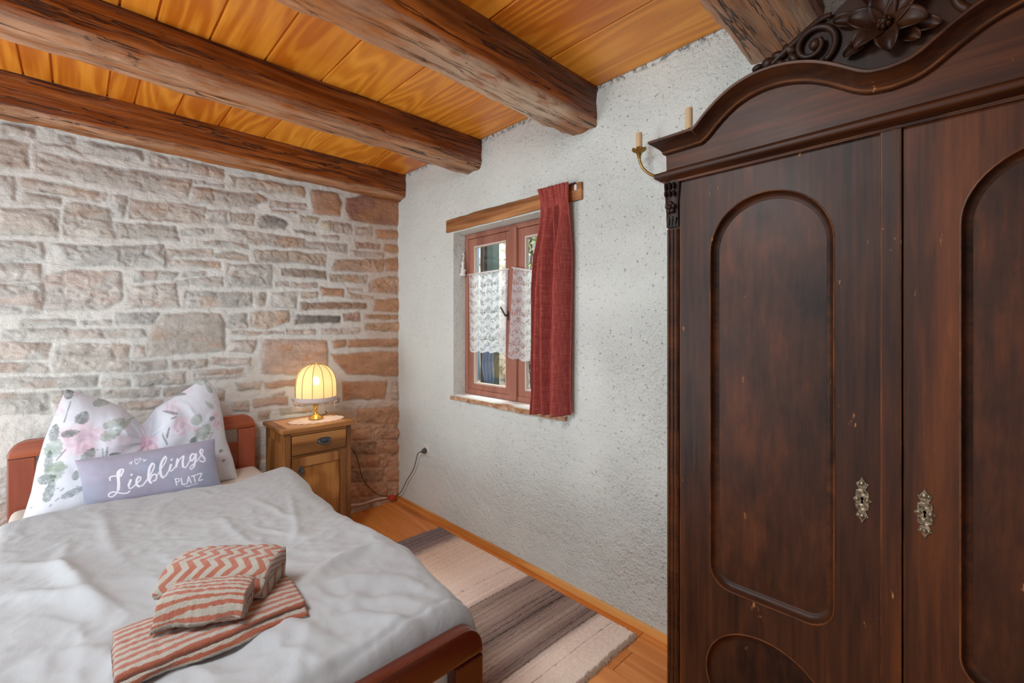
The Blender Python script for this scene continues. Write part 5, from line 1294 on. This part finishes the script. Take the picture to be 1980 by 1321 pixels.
def duvet():
    nu, nv = 250, 200
    u = np.linspace(0, 1, nu); v = np.linspace(0, 1, nv)
    U, Vv = np.meshgrid(u, v, indexing='ij')
    # across the bed: flat top, then over the edge and down
    Wt = DYR-DYL; drop = .20; r = .085
    arc = r*PI/2
    Lc = drop-r
    s = np.linspace(-(arc+Lc), (Wt-2*r)+arc+Lc, nv)
    yy = np.zeros(nv); dz = np.zeros(nv)
    for i, q in enumerate(s):
        if q < 0:
            a = -q
            if a < arc: yy[i] = DYL+r-r*math.sin(a/r); dz[i] = -(r-r*math.cos(a/r))
            else: yy[i] = DYL; dz[i] = -r-(a-arc)
        elif q > Wt-2*r:
            a = q-(Wt-2*r)
            if a < arc: yy[i] = DYR-r+r*math.sin(a/r); dz[i] = -(r-r*math.cos(a/r))
            else: yy[i] = DYR; dz[i] = -r-(a-arc)
        else: yy[i] = DYL+r+q
    Y = np.broadcast_to(yy, (nu, nv)).copy(); DZ = np.broadcast_to(dz, (nu, nv)).copy()
    hx = hem_x(Y)
    uu = U**1.0
    X = hx+(DX1-hx)*uu
    Z = duvet_z(X, Y)+DZ
    # side hang: bulges and ripples
    side = sstep(0, -.06, DZ)
    sgn = np.where(Y > (DYL+DYR)/2, 1, -1)
    bul = .016*np.sin(X*7+.5)+.010*np.sin(X*17)+.02*fbm(X*4, DZ*6, None, 44, 2)
    Y = Y+sgn*side*(bul*.8+.0)
    # taper: towards the foot the edge sits a little further in
    wR = sstep(-1.45, -1.10, Y)
    Y = Y+wR*(.055*np.exp(-((X-.66)/.28)**2)-.002*np.exp(-((X-1.55)/.4)**2)-.026*sstep(1.8, 2.32, X))
    # head hem: rounded lip down to the mattress
    d = X-hx
    lip = .062
    k = np.clip(1-d/lip, 0, 1)
    Z = Z-(1-np.sqrt(np.clip(1-k*k, 0, 1)))*(Z-.545)*np.where(DZ > -.05, 1, .25)
    # foot: roll down behind the footboard
    e = DX1-X; k = np.clip(1-e/.050, 0, 1)
    Z = Z-(1-np.sqrt(np.clip(1-k*k, 0, 1)))*.100-.007*np.exp(-((e-.040-.02*np.sin(Y*5))/.006)**2)
    Z = np.maximum(Z, .40)
    top = np.stack([X, Y, Z], -1).reshape(-1, 3)
    f = grid_faces(nu, nv)
    o = obj('duvet', top, f, MAT_DUVET, smooth=True)
    sol = o.modifiers.new('Solidify', 'SOLIDIFY'); sol.thickness = .006; sol.offset = -1
    ss = o.modifiers.new('Subdivision', 'SUBSURF'); ss.levels = 0; ss.render_levels = 1
    tag(o, 'pale grey rumpled linen duvet spread over the bed', 'duvet')
duvet()

# ------------------------------------------------------------------ floral pillow (plumped with a dent in the middle)
def floral_color(y, z):
    c = np.empty(y.shape+(3,)); c[:] = [lin(q/255) for q in (202, 209, 222)]
    def blend(mask, rgb):
        t = np.array([lin(q/255) for q in rgb])
        c[:] = c*(1-mask[..., None])+t*mask[..., None]
    for (cy, cz, r, k) in ROSES:
        d = np.hypot(y-cy, z-cz)/r; a = np.arctan2(z-cz, y-cy)
        edge = 1+.18*np.sin(a*5+cy*40)+.1*fbm(y*30, z*30, None, 12, 2)
        m_ = sstep(edge, edge*.55, d)
        pet = .5+.5*np.sin(d*9+a*2+1.2*np.sin(a*3))
        blend(m_*(.35+.35*pet)*min(1, k), (214, 190, 206)); blend(m_*np.clip(1-pet*1.6, 0, 1)*.5*k, (186, 140, 170)); blend(sstep(.34, .1, d)*.35*k, (150, 110, 140))
    for (cy, cz, l, w, a, k) in LEAVES:
        t = math.radians(a); dy, dz = y-cy, z-cz
        p = dy*math.cos(t)+dz*math.sin(t); q = -dy*math.sin(t)+dz*math.cos(t)
        pn = np.clip(p/l, -1, 1); ww = w*np.sqrt(np.clip(1-pn*pn, 0, 1))*(1-.25*pn)
        jag = 1+.10*np.sin(p/l*14)
        m_ = sstep(1.08, .80, np.abs(q)/np.maximum(1e-5, ww*jag))*(np.abs(p) < l)
        vein = np.maximum(sstep(.0016, .0004, np.abs(q)), .7*sstep(.55, .95, np.sin((p+np.abs(q)*.9)/l*16)))
        col = {0: (122, 142, 128), 1: (74, 94, 82), 2: (96, 104, 112)}[k]
        blend(m_*(.62+.3*fbm(y*60, z*60, None, 6, 2)), col); blend(m_*vein*.45, (176, 190, 180) if k == 0 else (52, 66, 62))
    for (y0, z0, y1, z1, w) in TWIGS:
        e = np.array([y1-y0, z1-z0]); L2 = e @ e
        t = np.clip(((y-y0)*e[0]+(z-z0)*e[1])/L2, 0, 1)
        d = np.hypot(y-y0-e[0]*t, z-z0-e[1]*t)
        blend(sstep(w*1.6, w*.5, d)*.75, (98, 104, 108))
    rs = np.random.RandomState(3)
    for i in range(26):
        cy, cz = rs.uniform(-2.05, -1.24), rs.uniform(.56, 1.05)
        blend(sstep(.007, .003, np.hypot(y-cy, (z-cz)*1.4))*.6, (110, 112, 122) if i % 2 else (190, 160, 184))
    return c
def pillow():
    nu, nv = 230, 190
    u, v = np.meshgrid(np.linspace(-1, 1, nu), np.linspace(0, 1, nv), indexing='ij')
    # seam outline, bottom (v=0) to top (v=1)
    zl = np.array([.532, .645, .76, .875, .99, 1.045, 1.092]); yl = np.array([-2.062, -2.036, -2.020, -1.996, -1.962, -1.944, -1.924])
    zr = np.array([.540, .60, .72, .83, .96, 1.03, 1.096]); yr = np.array([-1.222, -1.240, -1.268, -1.276, -1.292, -1.305, -1.345])
    tv = np.array([0, .2, .4, .6, .8, .9, 1.0])
    YL, ZL = np.interp(v, tv, yl), np.interp(v, tv, zl); YR, ZR = np.interp(v, tv, yr), np.interp(v, tv, zr)
    # top edge with karate-chop dent
    ut = np.array([-1, -.86, -.68, -.5, -.3, -.16, -.05, .0, .06, .2, .4, .6, .8, .92, 1]); zt = np.array([1.094, 1.075, 1.050, 1.025, .985, .940, .895, .880, .900, .962, 1.000, 1.036, 1.074, 1.094, 1.096])
    ZT_ = np.interp(u, ut, zt); ZT_ = ZT_+.0
    ZB = .534+.01*(1-u*u)
    s = (u+1)/2
    y = YL*(1-s)+YR*s
    lin_t = ZL*(1-s)+ZR*s
    vtop = np.interp(u[:, -1], ut, zt)
    z = ZB+(ZT_-ZB)*v
    # keep side outline: blend near the sides towards edge curves
    # dent line deepens the front under the notch
    T = .115*np.power(np.clip(1-np.abs(u)**3.2, 0, 1), .55)*np.power(np.clip(1-np.abs(2*v-1)**3.0, 0, 1), .55)
    dent = np.exp(-((u+.0)/.16)**2)*sstep(.35, 1.0, v)
    T = T*(1-.62*dent)+.018*np.exp(-((np.abs(u)-.30)/.16)**2)*sstep(.4, .9, v)
    wr = 1-np.abs(fbm(u*2.4+v*1.5, v*2.2-u, None, 8, 3))*2
    ang = np.arctan2(v-.78, u*1.1-.02); rad = np.hypot(v-.78, u*1.1)
    fan = np.sin(ang*11+2*fbm(u*2, v*2, None, 4, 2))*np.exp(-rad/.38)*sstep(.02, .14, rad)
    edge_p = np.clip(1-np.abs(u)**6, 0, 1)*np.clip(1-np.abs(2*v-1)**6, 0, 1)
    T = T+(.010*np.clip(wr, -1, 1)+.012*fan)*edge_p
    # diagonal crease from the notch to the left corner, seam ripples
    cre = np.exp(-((v-(.80-.30*(u+.05)*-1*np.where(u < 0, .0, 0)))/.03)**2)*0
    T = T+.006*np.sin(v*46+3*u)*np.exp(-(1-np.abs(u))/.12)*edge_p
    lean = .345-.150*v
    xs = lean+.012*u
    xf = xs+T; xb = np.maximum(xs-.42*T*(1-.3*v), .118-.0*v)
    colr = floral_color(y, z)
    F = np.stack([xf, y, z], -1).reshape(-1, 3); Bk = np.stack([xb, y, z], -1).reshape(-1, 3)
    f1 = grid_faces(nu, nv); n0 = nu*nv
    f2 = [tuple(n0+i for i in q[::-1]) for q in f1]
    # sides
    ring = [i*nv for i in range(nu)]+[(nu-1)*nv+j for j in range(1, nv)]+[i*nv+nv-1 for i in range(nu-2, -1, -1)]+[j for j in range(nv-2, 0, -1)]
    f3 = [(ring[k], ring[(k+1) % len(ring)], n0+ring[(k+1) % len(ring)], n0+ring[k]) for k in range(len(ring))]
    m = M('floral_cotton', .85, .15); m.inp('Base Color', m.col()); m.inp('Sheen Weight', .1)
    nn = m.noise(m.obj(), 22, 4, .6, 1.0); m.bump(nn, .22, .008)
    col2 = np.concatenate([colr.reshape(-1, 3)]*2)
    o = obj('pillow', np.concatenate([F, Bk]), f1+f2+f3, m.m, smooth=True, color=col2)
    tag(o, 'white pillow with rose and leaf print, dented in the middle, leaning on the headboard', 'pillow')
pillow()

# ------------------------------------------------------------------ lavender cushion with lettering
def cushion():
    nu, nv = 420, 190
    u, v = np.meshgrid(np.linspace(0, 1, nu), np.linspace(0, 1.16, nv), indexing='ij')   # v=0 top, 1 = duvet line
    TL, TR = np.array((.425, -1.893, .788)), np.array((.535, -1.367, .819))
    BL, BR = np.array((.500, -1.868, .593)), np.array((.610, -1.349, .600))
    # slightly concave edges between the pointed corners
    P_ = (TL*(1-u)[..., None]+TR*u[..., None])*(1-v)[..., None]+(BL*(1-u)[..., None]+BR*u[..., None])*v[..., None]
    vv = v/1.16
    ex = np.array(TR-TL); ex /= np.linalg.norm(ex); ez = np.array(TL-BL); ez /= np.linalg.norm(ez)
    nrm = np.cross(ex, ez); nrm = nrm if nrm[0] > 0 else -nrm
    nrm /= np.linalg.norm(nrm)
    su, sv = 2*u-1, 2*vv-1
    pin = (.010*(1-sv**2))*np.sign(su)*np.abs(su)**6
    P_ = P_-ex*pin[..., None]
    P_ = P_+ez*(.006*(1-su**2)*sv**5)[..., None]
    T = .052*np.power(np.clip(1-np.abs(su)**4, 0, 1), .6)*np.power(np.clip(1-np.abs(sv)**3, 0, 1), .6)
    inner = np.clip(1-np.abs(su)**8, 0, 1)*np.clip(1-np.abs(sv)**8, 0, 1)
    # gathers in the top-left corner
    T = T+.005*np.sin((u*1.2+v*.62)*150)*np.exp(-np.hypot(u*2.2, v)/.16)*inner+.004*fbm(u*6, v*3, None, 5, 3)*inner
    front = P_+nrm*T[..., None]; back = P_-nrm*(T*.75)[..., None]
    base = np.array([lin(q/255) for q in (132, 140, 162)]); b2 = np.array([lin(q/255) for q in (146, 140, 160)])
    k = np.clip(.5+.9*fbm(u*4, v*2.2, None, 17, 4), 0, 1)[..., None]
    c = base*(1-k)+b2*k
    c = c*(1+.13*fbm(u*9, v*5, None, 18, 3))[..., None]
    W, H = .53, .20
    ink = np.zeros(u.shape)
    for w, pts in STROKES:
        Q = [np.array((p.x, p.y)) for p in catmull([(a, b, 0) for a, b in pts], 6)] if len(pts) > 3 else [np.array(p) for p in pts]
        hw = w*W*.5*1.02
        for a, b in zip(Q[:-1], Q[1:]):
            ax, ay = a[0]*W, a[1]*H; bx, by = b[0]*W, b[1]*H
            lo_u, hi_u = (min(ax, bx)-hw*1.6)/W, (max(ax, bx)+hw*1.6)/W
            i0, i1 = max(0, int(lo_u*(nu-1))-1), min(nu, int(hi_u*(nu-1))+3)
            uu, v2 = u[i0:i1]*W, v[i0:i1]*H
            L2 = max(1e-12, (bx-ax)**2+(by-ay)**2)
            t = np.clip(((uu-ax)*(bx-ax)+(v2-ay)*(by-ay))/L2, 0, 1)
            d = np.hypot(uu-ax-(bx-ax)*t, v2-ay-(by-ay)*t)
            ink[i0:i1] = np.maximum(ink[i0:i1], sstep(hw+.0006, hw-.0006, d))
    c = c*(1-.93*ink[..., None])+.93*ink[..., None]*np.array([lin(q/255) for q in (226, 228, 242)])
    F = front.reshape(-1, 3); Bk = back.reshape(-1, 3)
    f1 = grid_faces(nu, nv); n0 = nu*nv
    f2 = [tuple(n0+i for i in q[::-1]) for q in f1]
    ring = [i*nv for i in range(nu)]+[(nu-1)*nv+j for j in range(1, nv)]+[i*nv+nv-1 for i in range(nu-2, -1, -1)]+[j for j in range(nv-2, 0, -1)]
    f3 = [(ring[q], ring[(q+1) % len(ring)], n0+ring[(q+1) % len(ring)], n0+ring[q]) for q in range(len(ring))]
    m = M('lavender_velour', .8, .2); m.inp('Base Color', m.col()); m.inp('Sheen Weight', .3)
    o = obj('cushion', np.concatenate([F, Bk]), f1+f2+f3, m.m, smooth=True, color=np.concatenate([c.reshape(-1, 3)]*2))
    tag(o, 'long lavender-grey cushion with white lettering Lieblings Platz in front of the pillow', 'cushion')
cushion()

# ------------------------------------------------------------------ towels
def terry(name, pattern):
    m = M(name, .95, .05); u = m.uvw(); v = m.obj()
    x = m.n('SeparateXYZ', {0: u}, out=0); y = m.n('SeparateXYZ', {0: u}, out=1)
    wob = m.math('MULTIPLY', m.math('SUBTRACT', m.noise(v, 90, 3), .5), .0035)
    if pattern[0] == 'stripe':
        f = m.math('FRACT', m.math('MULTIPLY', m.math('ADD', y, wob), 1/pattern[1]))
    else:
        tri = m.math('ABSOLUTE', m.math('SUBTRACT', m.math('FRACT', m.math('MULTIPLY', y, 1/pattern[2])), .5))
        q = m.math('ADD', x, m.math('MULTIPLY', tri, pattern[3]))
        f = m.math('FRACT', m.math('MULTIPLY', m.math('ADD', q, wob), 1/pattern[1]))
    k = m.math('MULTIPLY', m.rng(f, .0, .06), m.rng(f, pattern[-1]+.05, pattern[-1]-.03))
    fz = m.noise(v, 520, 2, .7); fz2 = m.noise(v, 130, 3, .7)
    ora = m.mix(fz, srgb(150, 58, 24), srgb(202, 98, 52)); cre = m.mix(fz, srgb(166, 156, 138), srgb(212, 204, 188))
    c = m.mix(k, cre, ora); m.inp('Base Color', c); m.inp('Sheen Weight', .35); m.inp('Sheen Roughness', .6)
    m.bump(m.math('ADD', fz, m.math('MULTIPLY', fz2, .8)), .9, .006)
    return m.m
def towel(name, label, c, rz, size, mat, layers, seed, uvscale=1.0, tilt=(0, 0), rot90=False, open_side=1, hemmed=False):
    """folded towel: a cloth strip folded over itself in flat loops. local x = fold line direction, y = depth"""
    L, W, H = size
    t = H/layers
    # cross-section path (y, z): serpentine through the layers
    path = []
    r = t/2*.96
    n_arc = 9
    for k in range(layers):
        z = t/2+k*t
        d = 1 if k % 2 == 0 else -1
        y0, y1 = (-W/2+r, W/2-r)
        seg = np.linspace(y0, y1, 26) if d > 0 else np.linspace(y1, y0, 26)
        path += [(q, z) for q in seg]
        if k < layers-1:
            ye = seg[-1]
            path += [(ye+d*r*math.sin(a), z+r-r*math.cos(a)) for a in np.linspace(0, PI, n_arc+2)[1:-1]]
    path = np.array(path); n = len(path)
    th = t*.46
    dd = np.gradient(path, axis=0); ln = np.hypot(dd[:, 0], dd[:, 1]); nn = np.stack([-dd[:, 1], dd[:, 0]], 1)/ln[:, None]
    ring = np.concatenate([path+nn*th, (path-nn*th)[::-1]])
    so = np.r_[0, np.cumsum(np.hypot(*np.diff(path+nn*th, axis=0).T))]; si = np.r_[0, np.cumsum(np.hypot(*np.diff(path-nn*th, axis=0).T))]; sr = np.concatenate([so, si[::-1]])
    m_ = len(ring); nx = 70
    X = np.linspace(-L/2, L/2, nx)
    V = []; UV = []
    ca, sa = math.cos(rz), math.sin(rz)
    xx, ii = np.meshgrid(X, np.arange(m_), indexing='ij')
    yy = ring[ii, 0]; zz = ring[ii, 1]
    ends = 1-.55*np.clip((np.abs(xx)-(L/2-.012))/.012, 0, 1)**2
    mid = path.mean(axis=0)
    # soft body: each layer's edge wanders, top bellies
    yy = yy+.006*fbm(xx*9, zz*60, None, seed, 2)*sstep(W*.25, W*.5, np.abs(yy))*2
    zz = zz*(1+.07*fbm(xx*6, yy*6, None, seed+1, 2))-.16*H*(np.abs(yy)/(W/2))**4*(zz/H)+.0022*fbm(xx*120, yy*120, zz*120, seed+3, 2)
    yy = yy+.0018*fbm(xx*130, yy*130, zz*130, seed+4, 2)
    xo = xx+.006*fbm(yy*14, zz*70, None, seed+2, 2)*(np.abs(xx)/(L/2))**8
    zz = np.where(np.abs(xx) > L/2-.011, mid[1]*0+zz*1.0, zz)
    zz = zz-.10*H*(np.abs(xx)/(L/2))**6*(zz/H)
    if tilt[0] or tilt[1]: zz = zz+tilt[0]*xo+tilt[1]*yy
    px = c[0]+ca*xo-sa*yy; py = c[1]+sa*xo+ca*yy; pz = c[2]+zz
    V = np.stack([px, py, pz], -1).reshape(-1, 3)
    sv = np.broadcast_to(sr, (nx, m_))
    UV = np.stack([xx, sv, xx*0], -1).reshape(-1, 3) if not rot90 else np.stack([sv, xx, xx*0], -1).reshape(-1, 3)
    F = []
    for i in range(nx-1):
        for k in range(m_): F.append((i*m_+k, i*m_+(k+1) % m_, (i+1)*m_+(k+1) % m_, (i+1)*m_+k))
    F += [tuple(range(m_))[::-1]] if False else []
    for e in (0, nx-1):
        h = n
        for k in range(n-1):
            a, b = e*m_+k, e*m_+k+1; c1, d1 = e*m_+(m_-2-k), e*m_+(m_-1-k)
            F.append((a, b, c1, d1) if e else (d1, c1, b, a))
    o = obj(name, V, F, mat, smooth=True, uv=UV)
    return o
zb = float(duvet_z(np.array([1.95]), np.array([-1.64]))[0])
MT1 = terry('terry_wide_stripe', ('stripe', .0235, .52)); MT2 = terry('terry_zigzag', ('zigzag', .036, .044, .052, .52)); MT3 = terry('terry_fine_stripe', ('stripe', .0150, .50))
a_big = math.radians(268)
o = towel('towel', 'TBD', (2.000, -1.645, zb+.006), a_big, (.372, .205, .042), MT1, 3, 3)
tag(o, 'large folded orange and cream striped bath towel at the bottom of the towel pile', 'towel', 'folded orange towels on the bed')
bm = bmesh.new()
o = towel('towel', 'TBD', (1.874, -1.588, zb+.044), math.radians(229), (.268, .140, .088), MT2, 2, 8)
tag(o, 'folded orange and cream zigzag towel leaning at the back of the pile', 'towel', 'folded orange towels on the bed')
o = towel('towel', 'TBD', (2.002, -1.655, zb+.050), math.radians(237), (.185, .092, .078), MT3, 2, 14)
tag(o, 'small folded finely striped hand towel lying in front of the zigzag towel', 'towel', 'folded orange towels on the bed')

# ------------------------------------------------------------------ rug
def rug():
    x0, x1, y0, y1 = .680, 2.215, -.74, -.055
    nx, ny = 620, 110
    X, Y = np.meshgrid(np.linspace(x0, x1, nx), np.linspace(y0, y1, ny), indexing='ij')
    st = np.array([.68, .80, .88, .925, .96, 1.15, 1.35, 1.53, 1.556, 1.575, 1.66, 1.74, 1.80, 1.86, 1.90, 1.95, 2.0, 2.02, 2.06, 2.22])
    cl = np.array([(104, 86, 80), (96, 80, 76), (120, 98, 88), (176, 146, 124), (196, 164, 138), (204, 172, 146), (210, 182, 160), (200, 172, 152), (150, 124, 108), (120, 98, 86), (136, 112, 98), (118, 96, 84), (104, 84, 74), (132, 108, 94), (142, 118, 102), (112, 90, 80), (120, 98, 86), (196, 172, 152), (212, 186, 164), (216, 192, 170)], float)/255
    cl = np.vectorize(lin)(cl)*np.array([.93, 1.02, 1.14])
    wx = X+.012*fbm(Y*2.2, X*2, None, 3, 2)
    c = np.stack([np.interp(wx, st, cl[:, k]) for k in range(3)], -1)
    band = np.interp(wx, [.68, .9, .98, 1.5, 1.56, 2.0, 2.04, 2.2], [1, 1, .4, .4, 1, 1, .25, .2])
    s1 = fbm(wx*140, Y*1.3, None, 5, 3); s2 = fbm(wx*260, Y*3, None, 6, 2)
    c = c*(1+(band*(.42*s1+.25*s2))[..., None])
    for xl, w in ((.905, .003), (1.557, .004), (1.60, .003), (1.735, .005), (1.765, .004), (1.80, .006), (1.835, .003), (1.965, .004), (2.0, .004), (2.09, .0025), (1.42, .002), (.99, .002)):
        d = np.abs(wx-xl)+.002*fbm(Y*30, X*30, None, 7, 2)
        c = c*(1-.55*sstep(w, w*.3, d)[..., None])
    # pinkish tone on the left of the pale bands
    h = .014+.0045*fbm(X*150, Y*110, None, 9, 2)-.004*np.clip(-s1, 0, 1)*band
    ed = np.minimum(np.minimum(X-x0, x1-X), np.minimum(Y-y0, y1-Y))
    h = h*sstep(-.001, .012, ed)+.001
    rag = .006*fbm(Y*60, X*0, None, 13, 2)
    X2 = X+np.where(X > x1-.02, rag, 0)*1.0
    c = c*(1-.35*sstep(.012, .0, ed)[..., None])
    V = np.stack([X2, Y, h], -1).reshape(-1, 3)
    m = M('wool_rug', .98, .03); nz_ = m.noise(m.obj(), 420, 2, .7)
    gg = m.rng(nz_, .2, .8, 1.35, 2.2); m.inp('Base Color', m.mix(1.0, m.col(), m.n('CombineXYZ', {0: gg, 1: gg, 2: gg}), 'MULTIPLY')); m.bump(nz_, .8, .006)
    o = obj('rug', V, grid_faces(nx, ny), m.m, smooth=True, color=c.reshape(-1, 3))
    tag(o, 'woollen rug in brown, taupe and beige bands on the plank floor', 'rug')
    # ragged tufts along the near short edge
    rs = random.Random(6); VV = []; FF = []
    for k in range(900):
        y = rs.uniform(y0+.004, y1-.004); z = rs.uniform(.002, .014); x = x1-.006+rs.uniform(-.004, .004)
        l = rs.uniform(.008, .022); dy = rs.uniform(-.006, .006); w = .0016; i = len(VV)
        VV += [(x, y-w, z), (x, y+w, z), (x+l, y+dy, max(.001, z-.006+rs.uniform(-.003, .004))), (x+l*.5, y+dy*.5, z+.003)]
        FF += [(i, i+1, i+3), (i+1, i+2, i+3), (i, i+3, i+2)]
    t = obj('tuft_edge', VV, FF, M('rug_edge', .95, .05, srgb(176, 152, 130)).m, o)
    t['label'] = 'ragged pale pile along the short edge'
rug()

# ------------------------------------------------------------------ light
w = bpy.data.worlds.new('world'); SC.world = w; w.use_nodes = True
nt = w.node_tree; bg = nt.nodes['Background']
tc = nt.nodes.new('ShaderNodeTexCoord'); sx = nt.nodes.new('ShaderNodeSeparateXYZ'); rp = nt.nodes.new('ShaderNodeValToRGB'); mr = nt.nodes.new('ShaderNodeMapRange')
nt.links.new(tc.outputs['Generated'], sx.inputs[0]); nt.links.new(sx.outputs[2], mr.inputs[0]); mr.inputs[1].default_value = -1; mr.inputs[2].default_value = 1
nt.links.new(mr.outputs[0], rp.inputs[0]); e = rp.color_ramp.elements
e[0].position = .42; e[0].color = (1.15, 1.18, 1.2, 1); e[1].position = .6; e[1].color = (.93, .97, 1.0, 1)
nt.links.new(rp.outputs[0], bg.inputs[0]); bg.inputs[1].default_value = .62
def area(name, loc, tgt, size, energy, color=(1, 1, 1)):
    l = bpy.data.lights.new(name, 'AREA'); l.shape = 'RECTANGLE'; l.size, l.size_y = size; l.energy = energy; l.color = color
    o = bpy.data.objects.new(name, l); COL.objects.link(o); o.location = loc
    d = Vector(tgt)-Vector(loc); o.rotation_euler = d.to_track_quat('-Z', 'Y').to_euler()
    return o
area('window_daylight', (1.6, -3.2, 1.5), (.6, -.6, 1.0), (1.2, 1.4), 16, (.66, .84, 1))
area('overhead_fill', (2.32, -2.35, 2.52), (1.9, -.5, .0), (.6, .9), 62, (.95, .98, 1))  # added fill from above for floor and rug, not a fitting of the room
area('ceiling_fill', (.9, -3.15, .75), (1.3, -1.0, 2.6), (.8, 1.2), 36, (1, .98, .95))  # added fill that brightens the ceiling boards and beam undersides
area('garden_daylight', (.3, 1.15, 3.7), (.1, 1.6, .8), (2.5, .8), 330, (1, .97, .92))
SC.view_settings.view_transform = 'Standard'
SC.view_settings.look = 'None'
SC.view_settings.exposure = -.30
SC.view_settings.gamma = 1.18
SC.cycles.use_denoising = True
try: SC.cycles.denoiser = 'OPENIMAGEDENOISE'
except Exception: pass
SC.cycles.max_bounces = 8; SC.cycles.diffuse_bounces = 5; SC.cycles.transparent_max_bounces = 12
SC.cycles.sample_clamp_indirect = 6
SC.cycles.caustics_reflective = False; SC.cycles.caustics_refractive = False
